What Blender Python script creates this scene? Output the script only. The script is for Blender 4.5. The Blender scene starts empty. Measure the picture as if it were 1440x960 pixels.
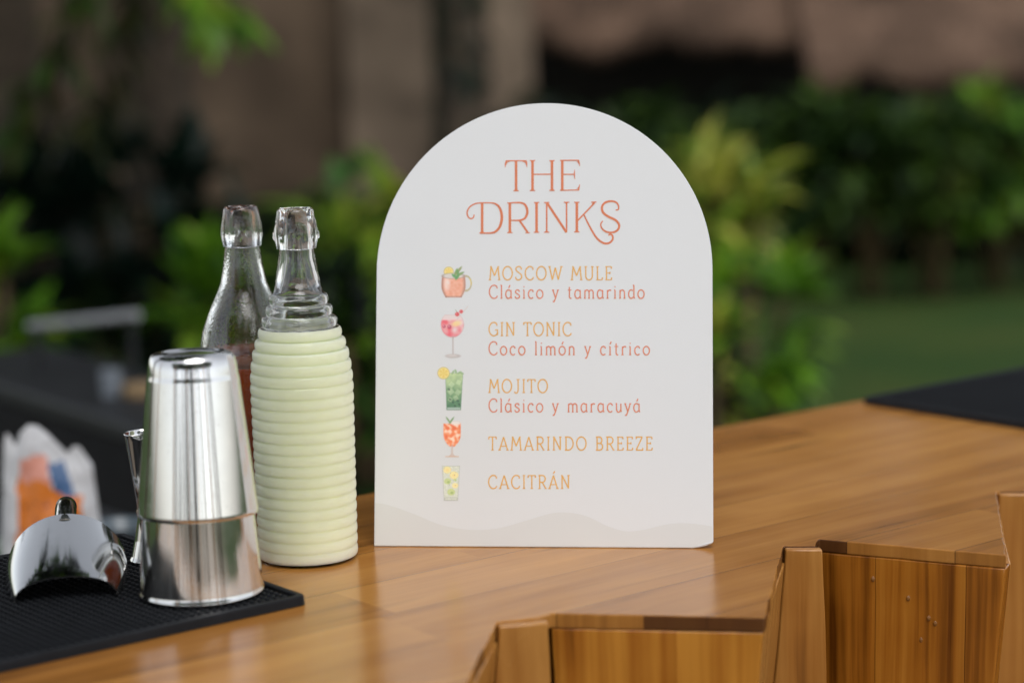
import bpy, bmesh, math, random
from mathutils import Vector, Matrix, noise
R = math.radians
PI = math.pi
rnd = random.Random(7)

# ------------------------------------------------------------------ camera, light, exposure
sc = bpy.context.scene
COL = sc.collection
EYE = Vector((0, 0, 1.77)); PITCH = 8.344; ROLL = 1.4; FPX = 3000.0
cam = bpy.data.cameras.new('camera'); camo = bpy.data.objects.new('camera', cam); COL.objects.link(camo)
cam.sensor_width = 36; cam.lens = 75; cam.clip_start = .05; cam.clip_end = 500
camo.matrix_world = Matrix.Translation(EYE) @ Matrix.Rotation(R(90 - PITCH), 4, 'X') @ Matrix.Rotation(R(-ROLL), 4, 'Z')
cam.dof.use_dof = True; cam.dof.focus_distance = 1.835; cam.dof.aperture_fstop = 2.6; cam.dof.aperture_blades = 0
sc.camera = camo

w = bpy.data.worlds.new('World'); sc.world = w; w.use_nodes = True
nt = w.node_tree; bg = nt.nodes['Background']
sky = nt.nodes.new('ShaderNodeTexSky'); sky.sky_type = 'NISHITA'; sky.sun_disc = False
SUN_EL, SUN_AZ = 56, 163          # azimuth measured clockwise from +Y
sky.sun_elevation = R(SUN_EL); sky.sun_rotation = R(SUN_AZ); sky.air_density = 1.0; sky.dust_density = 1.0; sky.ozone_density = 1.0
hs = nt.nodes.new('ShaderNodeHueSaturation'); hs.inputs['Saturation'].default_value = .28   # a grey overcast sky
nt.links.new(sky.outputs[0], hs.inputs['Color']); nt.links.new(hs.outputs[0], bg.inputs[0]); bg.inputs[1].default_value = .12
sun = bpy.data.lights.new('sun', 'SUN'); sun.energy = .9; sun.angle = R(40); sun.color = (1, .99, .975)
suno = bpy.data.objects.new('sun', sun); COL.objects.link(suno)
sd = Vector((math.sin(R(SUN_AZ)) * math.cos(R(SUN_EL)), math.cos(R(SUN_AZ)) * math.cos(R(SUN_EL)), math.sin(R(SUN_EL))))
suno.rotation_euler = sd.to_track_quat('Z', 'Y').to_euler(); suno.location = (0, -3, 12)

sc.view_settings.view_transform = 'Standard'; sc.view_settings.look = 'None'
sc.view_settings.exposure = 0.92; sc.view_settings.gamma = 1; sc.view_settings.use_curve_mapping = False
sc.render.engine = 'CYCLES'
cy = sc.cycles; cy.use_denoising = True; cy.max_bounces = 28; cy.transmission_bounces = 26; cy.transparent_max_bounces = 12
cy.diffuse_bounces = 9; cy.glossy_bounces = 14; cy.caustics_refractive = True; cy.caustics_reflective = False; cy.blur_glossy = .5
cy.sample_clamp_indirect = 6

# ------------------------------------------------------------------ helpers
def at(px, py, Y):
    """world point at distance Y along the view axis ground plane, from sight line px,py (survey of the photo)"""
    u, v = px - 720, 480 - py
    c, s = math.cos(R(ROLL)), math.sin(R(ROLL))
    U, V = u * c + v * s, -u * s + v * c
    p = math.atan(440 / FPX)
    d = Vector((U, FPX * math.cos(p) + V * math.sin(p), -FPX * math.sin(p) + V * math.cos(p)))
    return EYE + d * (Y / d.y)

def tag(o, label=None, cat=None, group=None, kind=None):
    if label: o['label'] = label
    if cat: o['category'] = cat
    if group: o['group'] = group
    if kind: o['kind'] = kind
    return o

def empty(name, loc=(0, 0, 0), rot=None):
    o = bpy.data.objects.new(name, None); COL.objects.link(o); o.location = loc
    o.empty_display_size = .05
    if rot: o.rotation_euler = rot
    return o

class MB:
    def __init__(s): s.v = []; s.f = []; s.c = []; s.m = []
    def vert(s, p): s.v.append(tuple(p)); return len(s.v) - 1
    def face(s, idx, col=None, m=0): s.f.append(tuple(idx)); s.c.append(col); s.m.append(m)
    def poly(s, pts, col=None, m=0): s.face([s.vert(p) for p in pts], col, m)
    def box(s, lo, hi, M=None):
        x0, y0, z0 = lo; x1, y1, z1 = hi
        P = [(x0,y0,z0),(x1,y0,z0),(x1,y1,z0),(x0,y1,z0),(x0,y0,z1),(x1,y0,z1),(x1,y1,z1),(x0,y1,z1)]
        if M: P = [M @ Vector(p) for p in P]
        b = [s.vert(p) for p in P]
        for q in ((0,3,2,1),(4,5,6,7),(0,1,5,4),(1,2,6,5),(2,3,7,6),(3,0,4,7)): s.face([b[i] for i in q])
    def prism(s, bot, top):
        n = len(bot); a = [s.vert(p) for p in bot]; b = [s.vert(p) for p in top]
        s.face(a[::-1]); s.face(b)
        for i in range(n): s.face((a[i], a[(i+1) % n], b[(i+1) % n], b[i]))
    def lathe(s, prof, n=64, loc=(0,0,0), closed=False, hold=False):
        if hold:       # support loops keep straight walls straight when shaded smooth
            q = [prof[0]]
            for a, b in zip(prof, prof[1:]):
                d = math.hypot(b[0] - a[0], b[1] - a[1])
                if d > .006: q += [tuple(x + (y - x)*t for x, y in zip(a, b)) for t in (.0007/d, .5, 1 - .0007/d)]
                q.append(b)
            prof = q
        rings = []
        for r, z in prof:
            if r < 1e-6: rings.append([s.vert((loc[0], loc[1], loc[2] + z))])
            else: rings.append([s.vert((loc[0] + r*math.cos(2*PI*k/n), loc[1] + r*math.sin(2*PI*k/n), loc[2] + z)) for k in range(n)])
        pairs = list(zip(rings, rings[1:]))
        if closed: pairs.append((rings[-1], rings[0]))
        for a, b in pairs:
            for k in range(n):
                k2 = (k+1) % n
                if len(a) == 1 and len(b) == 1: continue
                if len(a) == 1: s.face((a[0], b[k2], b[k]))
                elif len(b) == 1: s.face((a[k], a[k2], b[0]))
                else: s.face((a[k], a[k2], b[k2], b[k]))
    def tube(s, pts, rad, n=10, cap=True):
        pts = [Vector(p) for p in pts]
        if not hasattr(rad, '__len__'): rad = [rad]*len(pts)
        rings = []; prev = None
        for i, p in enumerate(pts):
            t = (pts[min(i+1, len(pts)-1)] - pts[max(i-1, 0)]).normalized()
            if prev is None: a = t.orthogonal().normalized()
            else: a = (prev - t*prev.dot(t)).normalized()
            prev = a; b = t.cross(a)
            rings.append([s.vert(p + (a*math.cos(2*PI*k/n) + b*math.sin(2*PI*k/n))*rad[i]) for k in range(n)])
        for a, b in zip(rings, rings[1:]):
            for k in range(n): s.face((a[k], a[(k+1) % n], b[(k+1) % n], b[k]))
        if cap: s.face(rings[0][::-1]); s.face(rings[-1])
    def build(s, name, mat, parent=None, smooth=False, loc=None):
        me = bpy.data.meshes.new(name); me.from_pydata(s.v, [], s.f); me.update()
        if any(c is not None for c in s.c):
            at_ = me.color_attributes.new('col', 'FLOAT_COLOR', 'CORNER'); buf = []
            for f, c in zip(s.f, s.c):
                c = c or (1, 1, 1); buf += [c[0], c[1], c[2], 1.0]*len(f)
            at_.data.foreach_set('color', buf)
        for m in (mat if isinstance(mat, (list, tuple)) else [mat]): me.materials.append(m)
        if any(s.m): me.polygons.foreach_set('material_index', s.m)
        if smooth:
            me.polygons.foreach_set('use_smooth', [True]*len(me.polygons))
            if smooth is not True: me.set_sharp_from_angle(angle=R(smooth))
        o = bpy.data.objects.new(name, me); COL.objects.link(o)
        if parent: o.parent = parent
        if loc: o.location = loc
        return o

def bevel(o, wd, seg=2, ang=35):
    b = o.modifiers.new('bevel', 'BEVEL'); b.width = wd; b.segments = seg; b.limit_method = 'ANGLE'; b.angle_limit = R(ang)
    return o

# ------------------------------------------------------------------ materials
def mat(name):
    m = bpy.data.materials.new(name); m.use_nodes = True
    return m, m.node_tree, m.node_tree.nodes['Principled BSDF']
def N(t, typ, **kw):
    n = t.nodes.new(typ)
    for k, v in kw.items():
        if k in n.inputs: n.inputs[k].default_value = v
        else: setattr(n, k, v)
    return n
def L(t, a, b): t.links.new(a, b)
def ramp(t, src, stops):
    r = t.nodes.new('ShaderNodeValToRGB'); e = r.color_ramp.elements
    while len(e) < len(stops): e.new(.5)
    for x, (p, c) in zip(e, stops): x.position = p; x.color = (*c, 1)
    L(t, src, r.inputs[0]); return r
def math_(t, op, a, b=None, c=None):
    n = t.nodes.new('ShaderNodeMath'); n.operation = op
    for i, x in enumerate((a, b, c)):
        if x is None: continue
        if hasattr(x, 'is_output'): L(t, x, n.inputs[i])
        else: n.inputs[i].default_value = x
    return n.outputs[0]
def mix(t, fac, a, b, blend='MIX'):
    n = t.nodes.new('ShaderNodeMix'); n.data_type = 'RGBA'; n.blend_type = blend
    for i, x in ((0, fac), (6, a), (7, b)):
        if hasattr(x, 'is_output'): L(t, x, n.inputs[i])
        else: n.inputs[i].default_value = x if i == 0 else (*x, 1)
    return n.outputs[2]
def bump(t, p, h, strength, dist):
    b = N(t, 'ShaderNodeBump'); b.inputs['Strength'].default_value = strength; b.inputs['Distance'].default_value = dist
    L(t, h, b.inputs['Height']); L(t, b.outputs[0], p.inputs['Normal']); return b

def simple(name, col, rough=.5, metal=0, spec=.5, vary=0, vscale=8, bmp=0, bscale=40):
    m, t, p = mat(name)
    p.inputs['Base Color'].default_value = (*col, 1); p.inputs['Roughness'].default_value = rough
    p.inputs['Metallic'].default_value = metal; p.inputs['Specular IOR Level'].default_value = spec
    tc = N(t, 'ShaderNodeTexCoord')
    if vary:
        n = N(t, 'ShaderNodeTexNoise', Scale=vscale, Detail=5.0); L(t, tc.outputs['Object'], n.inputs['Vector'])
        r = ramp(t, n.outputs[0], [(.3, tuple(c*(1-vary) for c in col)), (.7, tuple(min(1, c*(1+vary)) for c in col))])
        L(t, r.outputs[0], p.inputs['Base Color'])
    if bmp:
        n2 = N(t, 'ShaderNodeTexNoise', Scale=bscale, Detail=4.0); L(t, tc.outputs['Object'], n2.inputs['Vector'])
        bump(t, p, n2.outputs[0], bmp, .01)
    return m

UDIR = Vector((math.cos(R(39)), math.sin(R(39)), 0)); VDIR = Vector((-UDIR.y, UDIR.x, 0))

def wood(name, plank, rot, tones, rough, vertical=False, gscale=1.0, coat=.0, seam=True, tw=.24, spec=.4):
    """planks run along local x after rotating by -rot; tones: three base colours"""
    m, t, p = mat(name)
    tc = N(t, 'ShaderNodeTexCoord'); mp = N(t, 'ShaderNodeMapping')
    if vertical: mp.inputs['Rotation'].default_value = (0, R(90), 0)
    else: mp.inputs['Rotation'].default_value = (0, 0, -rot)
    L(t, tc.outputs['Object'], mp.inputs['Vector'])
    sx = N(t, 'ShaderNodeSeparateXYZ'); L(t, mp.outputs[0], sx.inputs[0])
    x, y, z = sx.outputs
    if vertical:   # across = both horizontal axes
        oi = N(t, 'ShaderNodeObjectInfo')
        across = math_(t, 'ADD', math_(t, 'ADD', y, math_(t, 'MULTIPLY', z, .8)), math_(t, 'MULTIPLY', oi.outputs['Random'], 5.0))
    else: across = y
    cell = math_(t, 'FLOOR', math_(t, 'DIVIDE', across, plank))
    wn = N(t, 'ShaderNodeTexWhiteNoise', noise_dimensions='1D'); L(t, cell, wn.inputs['W'])
    # staggered end joints
    xo = math_(t, 'ADD', x, math_(t, 'MULTIPLY', wn.outputs[0], 3.7))
    cell2 = math_(t, 'FLOOR', math_(t, 'DIVIDE', xo, 40.0 if vertical else .9))
    wn2 = N(t, 'ShaderNodeTexWhiteNoise', noise_dimensions='2D'); cb = N(t, 'ShaderNodeCombineXYZ'); L(t, cell, cb.inputs[0]); L(t, cell2, cb.inputs[1]); L(t, cb.outputs[0], wn2.inputs['Vector'])
    tone = wn2.outputs[0]
    gv = N(t, 'ShaderNodeCombineXYZ')
    L(t, math_(t, 'MULTIPLY', x, 2.2*gscale), gv.inputs[0]); L(t, math_(t, 'MULTIPLY', across, (62 if vertical else 24)*gscale), gv.inputs[1]); L(t, math_(t, 'MULTIPLY', tone, 31.0), gv.inputs[2])
    g1 = N(t, 'ShaderNodeTexNoise', Scale=1.0, Detail=6.0, Roughness=.55, Distortion=.5); L(t, gv.outputs[0], g1.inputs['Vector'])
    gv2 = N(t, 'ShaderNodeCombineXYZ')
    L(t, math_(t, 'MULTIPLY', x, 9*gscale), gv2.inputs[0]); L(t, math_(t, 'MULTIPLY', across, 260*gscale), gv2.inputs[1]); L(t, math_(t, 'MULTIPLY', tone, 17.0), gv2.inputs[2])
    g2 = N(t, 'ShaderNodeTexNoise', Scale=1.0, Detail=3.0); L(t, gv2.outputs[0], g2.inputs['Vector'])
    cl = N(t, 'ShaderNodeTexNoise', Scale=6.0, Detail=3.0); L(t, mp.outputs[0], cl.inputs['Vector'])
    fac = math_(t, 'ADD', math_(t, 'ADD', math_(t, 'ADD', math_(t, 'MULTIPLY', tone, tw), (.5 - tw)*.5), math_(t, 'MULTIPLY', g1.outputs[0], 1.25 if vertical else .95)), math_(t, 'MULTIPLY', g2.outputs[0], .34 if vertical else .20))
    fac = math_(t, 'ADD', fac, math_(t, 'MULTIPLY', math_(t, 'SUBTRACT', cl.outputs[0], .5), .75 if vertical else .4))
    rp = ramp(t, math_(t, 'SUBTRACT', fac, .50 if vertical else .27), [(.18, tones[0]), (.45, tones[1]), (.82, tones[2])])
    col = rp.outputs[0]
    # knots and dark mineral streaks
    ks = N(t, 'ShaderNodeTexNoise', Scale=1.0, Detail=2.0); kv = N(t, 'ShaderNodeCombineXYZ')
    L(t, math_(t, 'MULTIPLY', x, 4.0), kv.inputs[0]); L(t, math_(t, 'MULTIPLY', across, 42.0), kv.inputs[1]); L(t, kv.outputs[0], ks.inputs['Vector'])
    kr = ramp(t, ks.outputs[0], [(.64, (0, 0, 0)), (.80, (1, 1, 1))])
    col = mix(t, math_(t, 'MULTIPLY', kr.outputs[0], .55), col, tuple(c*.45 for c in tones[0]))
    if seam:
        fr = math_(t, 'FRACT', math_(t, 'DIVIDE', across, plank))
        sm = math_(t, 'LESS_THAN', math_(t, 'MINIMUM', fr, math_(t, 'SUBTRACT', 1.0, fr)), .0009/plank)
        sm = math_(t, 'MULTIPLY', sm, math_(t, 'GREATER_THAN', wn.outputs[0], .35 if vertical else .7))
        col = mix(t, math_(t, 'MULTIPLY', sm, .6), col, tuple(c*.25 for c in tones[0]))
    if not vertical and coat == 0:     # the cut ends along the edge take the stain darker, board by board
        ge = N(t, 'ShaderNodeNewGeometry'); sz = N(t, 'ShaderNodeSeparateXYZ'); L(t, ge.outputs['Normal'], sz.inputs[0])
        wn3 = N(t, 'ShaderNodeTexWhiteNoise', noise_dimensions='1D'); L(t, math_(t, 'FLOOR', math_(t, 'DIVIDE', x, .036)), wn3.inputs['W'])
        e_ = math_(t, 'MULTIPLY', math_(t, 'LESS_THAN', sz.outputs[2], .6), math_(t, 'MULTIPLY', math_(t, 'GREATER_THAN', wn3.outputs[0], .5), .85))
        col = mix(t, e_, col, (.06, .02, .008))
    L(t, col, p.inputs['Base Color'])
    rr = math_(t, 'ADD', rough, math_(t, 'MULTIPLY', math_(t, 'SUBTRACT', cl.outputs[0], .5), .18)); L(t, rr, p.inputs['Roughness'])
    p.inputs['Specular IOR Level'].default_value = spec
    p.inputs['Coat Weight'].default_value = coat; p.inputs['Coat Roughness'].default_value = rough
    wv = N(t, 'ShaderNodeTexNoise', Scale=14.0, Detail=2.0); L(t, mp.outputs[0], wv.inputs['Vector'])
    hh = math_(t, 'ADD', math_(t, 'MULTIPLY', g1.outputs[0], .25), math_(t, 'ADD', math_(t, 'MULTIPLY', wv.outputs[0], .5), math_(t, 'MULTIPLY', g2.outputs[0], .12)))
    bump(t, p, hh, .25, .004)
    return m

M = {}
M['top'] = wood('varnished_teak_top', .088, R(39), [(.12, .042, .009), (.36, .148, .030), (.54, .25, .060)], .2, coat=.0, tw=.2)
M['panel'] = wood('varnished_teak_panel', .092, 0, [(.11, .030, .003), (.36, .122, .012), (.54, .225, .030)], .2, vertical=True, gscale=.8, coat=.08, tw=.16)
M['post'] = wood('varnished_teak_post', .3, 0, [(.15, .052, .010), (.37, .150, .028), (.52, .245, .058)], .26, vertical=True, gscale=.8, coat=.05, seam=False, tw=.1)

# printed board
def paper():
    m, t, p = mat('matte_white_board')
    tc = N(t, 'ShaderNodeTexCoord'); n = N(t, 'ShaderNodeTexNoise', Scale=900.0, Detail=2.0); L(t, tc.outputs['Object'], n.inputs['Vector'])
    r = ramp(t, n.outputs[0], [(.3, (.780, .788, .794)), (.7, (.796, .803, .808))]); L(t, r.outputs[0], p.inputs['Base Color'])
    p.inputs['Roughness'].default_value = .42; p.inputs['Specular IOR Level'].default_value = .35
    return m
M['paper'] = paper()
def ink(name, c): return simple(name, c, .45, spec=.3, vary=.06, vscale=300)
M['coral'] = ink('coral_ink', (.75, .235, .115)); M['amber'] = ink('amber_ink', (.84, .47, .13)); M['rose'] = ink('rose_ink', (.78, .28, .165))
M['wave'] = simple('beige_ink', (.735, .735, .72), .45, spec=.3)
def vcol(name, rough=.5, spec=.3):
    m, t, p = mat(name); a = N(t, 'ShaderNodeVertexColor', layer_name='col'); L(t, a.outputs[0], p.inputs['Base Color'])
    p.inputs['Roughness'].default_value = rough; p.inputs['Specular IOR Level'].default_value = spec; return m
M['print'] = vcol('watercolour_print', .42)

def glass(name, tint, rough=0.0, bmp=None):
    m, t, p = mat(name)
    p.inputs['Base Color'].default_value = (*tint, 1); p.inputs['Transmission Weight'].default_value = 1
    p.inputs['IOR'].default_value = 1.5; p.inputs['Roughness'].default_value = rough
    tc = N(t, 'ShaderNodeTexCoord')
    if bmp == 'droplets':
        v = N(t, 'ShaderNodeTexVoronoi', Scale=420.0); L(t, tc.outputs['Object'], v.inputs['Vector'])
        n = N(t, 'ShaderNodeTexNoise', Scale=60.0, Detail=3.0); L(t, tc.outputs['Object'], n.inputs['Vector'])
        h = math_(t, 'MULTIPLY', v.outputs['Distance'], math_(t, 'SUBTRACT', n.outputs[0], .35)); bump(t, p, h, .16, .003)
        st = N(t, 'ShaderNodeTexNoise', Scale=1.0, Detail=4.0); mp = N(t, 'ShaderNodeMapping'); mp.inputs['Scale'].default_value = (90, 90, 9)
        L(t, tc.outputs['Object'], mp.inputs['Vector']); L(t, mp.outputs[0], st.inputs['Vector'])
        rr = ramp(t, st.outputs[0], [(.46, (.0, .0, .0)), (.72, (.34, .34, .34))]); L(t, rr.outputs[0], p.inputs['Roughness'])
    elif bmp == 'wavy':
        n = N(t, 'ShaderNodeTexNoise', Scale=55.0, Detail=2.0); L(t, tc.outputs['Object'], n.inputs['Vector']); bump(t, p, n.outputs[0], .06, .003)
    return m
M['glass'] = glass('clear_bottle_glass', (.985, .992, .988), 0, 'wavy')
M['wetglass'] = glass('misted_bottle_glass', (.98, .985, .98), 0, 'droplets')

def liquid(name, c, sub, scale, rough=.35):
    m, t, p = mat(name)
    tc = N(t, 'ShaderNodeTexCoord'); n = N(t, 'ShaderNodeTexNoise', Scale=18.0, Detail=4.0); L(t, tc.outputs['Object'], n.inputs['Vector'])
    r = ramp(t, n.outputs[0], [(.3, tuple(x*.94 for x in c)), (.7, tuple(min(1, x*1.05) for x in c))]); L(t, r.outputs[0], p.inputs['Base Color'])
    p.inputs['Roughness'].default_value = rough; p.inputs['Specular IOR Level'].default_value = 0; p.inputs['Subsurface Weight'].default_value = sub; p.inputs['Subsurface Radius'].default_value = scale; p.inputs['Subsurface Scale'].default_value = 1
    return m
M['lemonade'] = liquid('cloudy_lemonade', (.835, .885, .61), .7, (.020, .020, .014))
_p = M['lemonade'].node_tree.nodes['Principled BSDF']; _p.inputs['Coat Weight'].default_value = .5; _p.inputs['Coat Roughness'].default_value = .03
_t = M['lemonade'].node_tree; _tc = N(_t, 'ShaderNodeTexCoord'); _vm = N(_t, 'ShaderNodeVectorMath', operation='MULTIPLY'); _vm.inputs[1].default_value = (1, 1, 0)
_g = N(_t, 'ShaderNodeNewGeometry'); _v2 = N(_t, 'ShaderNodeVectorMath', operation='NORMALIZE'); L(_t, _tc.outputs['Object'], _vm.inputs[0]); L(_t, _vm.outputs[0], _v2.inputs[0])
_ad = N(_t, 'ShaderNodeVectorMath', operation='MULTIPLY_ADD'); _ad.inputs[1].default_value = (.07, .07, .07); L(_t, _g.outputs['Normal'], _ad.inputs[0]); L(_t, _v2.outputs[0], _ad.inputs[2])
_v3 = N(_t, 'ShaderNodeVectorMath', operation='NORMALIZE'); L(_t, _ad.outputs[0], _v3.inputs[0]); L(_t, _v3.outputs[0], _p.inputs['Normal'])   # the juice itself lies as a smooth column inside the ribbed wall
M['tamarind'] = liquid('tamarind_juice', (.30, .045, .005), .0, (.008, .003, .001))
M['froth'] = liquid('juice_residue', (.28, .12, .075), .1, (.004, .003, .003))

def steel(name, base, rough, streak=.05, brushed=False):
    m, t, p = mat(name); p.inputs['Metallic'].default_value = 1; p.inputs['Base Color'].default_value = (*base, 1)
    tc = N(t, 'ShaderNodeTexCoord')
    n = N(t, 'ShaderNodeTexNoise', Scale=38.0, Detail=6.0, Roughness=.65); L(t, tc.outputs['Object'], n.inputs['Vector'])
    v = N(t, 'ShaderNodeTexVoronoi', Scale=160.0); L(t, tc.outputs['Object'], v.inputs['Vector'])
    sp = math_(t, 'MULTIPLY', math_(t, 'LESS_THAN', v.outputs['Distance'], .16), .08)
    L(t, math_(t, 'ADD', math_(t, 'ADD', rough, sp), math_(t, 'MULTIPLY', math_(t, 'SUBTRACT', n.outputs[0], .42), streak*4)), p.inputs['Roughness'])
    big = N(t, 'ShaderNodeTexNoise', Scale=16.0, Detail=2.0)
    mp = N(t, 'ShaderNodeMapping'); mp.inputs['Scale'].default_value = (1, 1, .12); L(t, tc.outputs['Object'], mp.inputs['Vector']); L(t, mp.outputs[0], big.inputs['Vector'])
    bump(t, p, big.outputs[0], .05, .003)
    return m
M['steel'] = steel('polished_steel', (.70, .69, .67), .11)
M['steel_scoop'] = steel('darkened_polished_steel', (.56, .56, .55), .10)  # base darkened in place of the dark overhead reflections on the scoop
M['rubber'] = simple('black_rubber', (.007, .008, .010), .55, spec=.22, vary=.25, vscale=60)
M['black_cloth'] = simple('black_cloth', (.012, .012, .013), .85, spec=.2, vary=.3, vscale=20, bmp=.3, bscale=300)
M['black_top'] = simple('black_laminate', (.02, .021, .023), .5, spec=.3, vary=.25, vscale=14)
M['grey_rod'] = simple('pale_grey_tube', (.34, .35, .36), .4, spec=.5, vary=.05)
M['bowl'] = simple('smoky_plastic', (.10, .13, .15), .3, spec=.6, vary=.1)
M['dish'] = simple('pale_green_plastic', (.22, .28, .22), .3, spec=.6, vary=.15)
M['tumbler'] = simple('frosted_plastic', (.26, .29, .33), .3, spec=.6, vary=.1)
M['cork'] = simple('cork_brown', (.33, .22, .11), .8, vary=.3, vscale=90)
M['easel'] = simple('grey_cardboard', (.45, .43, .40), .8, vary=.1, vscale=90)

# ------------------------------------------------------------------ ground
def lawn_mat():
    m, t, p = mat('lawn'); tc = N(t, 'ShaderNodeTexCoord')
    n = N(t, 'ShaderNodeTexNoise', Scale=.8, Detail=6.0, Roughness=.6); L(t, tc.outputs['Object'], n.inputs['Vector'])
    n2 = N(t, 'ShaderNodeTexNoise', Scale=60.0, Detail=4.0); L(t, tc.outputs['Object'], n2.inputs['Vector'])
    r = ramp(t, math_(t, 'ADD', math_(t, 'MULTIPLY', n.outputs[0], .75), math_(t, 'MULTIPLY', n2.outputs[0], .25)),
             [(.32, (.082, .066, .016)), (.45, (.040, .072, .010)), (.58, (.024, .058, .008)), (.72, (.054, .090, .011))])
    L(t, r.outputs[0], p.inputs['Base Color']); p.inputs['Roughness'].default_value = .9; p.inputs['Specular IOR Level'].default_value = .2
    bump(t, p, n2.outputs[0], .8, .05); return m
mb = MB(); n_ = 40
for i in range(n_ + 1):
    for j in range(n_ + 1):
        x, y = -60 + 120*i/n_, -40 + 120*j/n_
        mb.vert((x, y, 0.03*noise.noise(Vector((x*.2, y*.2, 0)))*(1 if y > 5 else 0)))
for i in range(n_):
    for j in range(n_): a = i*(n_+1) + j; mb.face((a, a + n_ + 1, a + n_ + 2, a + 1))
tag(mb.build('lawn', lawn_mat(), smooth=True), kind='structure')
soil = simple('dark_soil', (.055, .036, .022), .95, spec=.1, vary=.4, vscale=5, bmp=.5, bscale=20)
mb = MB(); P = []
for k in range(40):
    a = 2*PI*k/40; rr = 1 + .12*math.sin(3*a + 1) + .07*math.sin(7*a)
    P.append((-.75 + 3.0*rr*math.cos(a), 8.6 + 1.15*rr*math.sin(a), .036))
mb.poly(P); tag(mb.build('soil_bed', soil), kind='structure')
deck = wood('deck_boards', .14, 0, [(.06, .045, .03), (.14, .10, .065), (.22, .17, .12)], .6)
mb = MB(); mb.box((-4.5, -3.0, -.1), (4.5, 4.9, .2)); tag(mb.build('deck', deck), kind='structure')

# ------------------------------------------------------------------ bar counter
ZC = 1.32
TH = .0118
f4 = Vector((.1878, 1.5825, 0)); per = Vector((.2330, .2010, 0))
T1 = dict(a=Vector((-.0454, 1.4364, 0)), b=Vector((-.0161, 1.5808, 0)), c=Vector((.0150, 1.5899, 0)), d=Vector((.0252, 1.6092, 0)), e=f4)
T2 = dict(b=Vector((.2324, 1.7993, 0)), c=Vector((.2597, 1.7965, 0)), d=Vector((.2652, 1.8297, 0)), e=Vector((.4131, 1.7560, 0)))
T3 = dict(b=Vector((.4616, 1.9933, 0)), c=Vector((.4890, 1.9906, 0)), d=Vector((.4945, 2.0240, 0)), e=Vector((.6430, 1.9560, 0)))
def sh(T, k): return {q: p + per*k for q, p in T.items()}
teeth = [sh(T1, -3), sh(T1, -2), sh(T1, -1), T1, T2, T3, sh(T3, 1), sh(T3, 2), sh(T3, 3)]
bar = tag(empty('bar_counter', (0, 0, .2)), 'varnished brown teak bar counter with a zigzag panelled front', 'bar counter')
def bp(o): o.parent = bar; o.matrix_parent_inverse = Matrix.Translation((0, 0, -.2)); return o
VB = 1.692
outl = []
for T in teeth:
    back = (T['d'] - T['c']).normalized()*.004
    nrm = Vector((-.10, .995, 0))
    outl += [T['b'] + nrm*.008, T['c'] + nrm*.008, T['d'], T['e']]
uend = outl[-1].dot(UDIR) + .05; ust = outl[0].dot(UDIR) - .2
outl += [UDIR*uend + VDIR*VB, UDIR*ust + VDIR*VB, UDIR*ust + VDIR*1.1]
worn = []
for i, p in enumerate(outl):
    q = outl[(i+1) % len(outl)]; d = (q - p); n_s = max(1, min(24, int(d.length/.012))) if d.length < .5 else 1
    sd_ = Vector((-d.y, d.x, 0)).normalized()
    for k in range(n_s):
        c = p + d*(k/n_s); worn.append(c + sd_*(0 if k == 0 else .0010*noise.noise(c*90) + .0007*noise.noise(c*31)))
outl = worn
mb = MB()
mb.prism([(p.x, p.y, ZC - TH) for p in outl], [(p.x, p.y, ZC) for p in outl])
bp(bevel(mb.build('counter_top', M['top']), .0012, 2))
# rear apron so that the top rests on a body
mb = MB(); A, B = UDIR*(ust + .1) + VDIR*(VB - .05), UDIR*(uend - .1) + VDIR*(VB - .05)
A2, B2 = A + VDIR*.025, B + VDIR*.025
mb.prism([(p.x, p.y, .2) for p in (A, B, B2, A2)], [(p.x, p.y, ZC - TH - .0005) for p in (A, B, B2, A2)]); bp(mb.build('back_panel', M['panel']))
ZB = .2
def panel(name, p0, p1, thick, inward, ztop, s0, s1, m):
    """vertical board from p0 to p1, foot shifted by s0 / s1"""
    mb = MB(); nx, nz = (10 if (p1 - p0).length > .06 else 3), 26
    rows = []
    for k in range(nz + 1):
        f = (k/nz)**1.6; z = ztop + (ZB - ztop)*f; row = []
        for back in (0, 1):
            for i in range(nx + 1):
                g_ = i/nx if not back else 1 - i/nx
                p = p0.lerp(p1, g_) + s0.lerp(s1, g_)*f + inward*thick*back
                q = Vector((p.x, p.y, z)); amp = (.0013 if not back else 0)*(1 if k else .35)
                d = Vector((noise.noise(q*13 + Vector((3, 0, 0))), noise.noise(q*13), 0))*amp + Vector((noise.noise(q*55), noise.noise(q*55 + Vector((0, 5, 0))), 0))*amp*.45
                row.append(mb.vert((q.x + d.x, q.y + d.y, q.z - (.0012*abs(noise.noise(q*70)) if k == 0 and name == 'corner_post' and not back else 0))))
        rows.append(row)
    m_ = len(rows[0]); mb.face(rows[0]); mb.face(rows[-1][::-1])
    for a, b in zip(rows, rows[1:]):
        for i in range(m_): mb.face((a[i], b[i], b[(i+1) % m_], a[(i+1) % m_]))
    return bp(bevel(mb.build(name, m, None, 30), .0014, 2, 45))
drop = simple('varnish_drop', (.25, .10, .02), .08, spec=.7)
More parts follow.
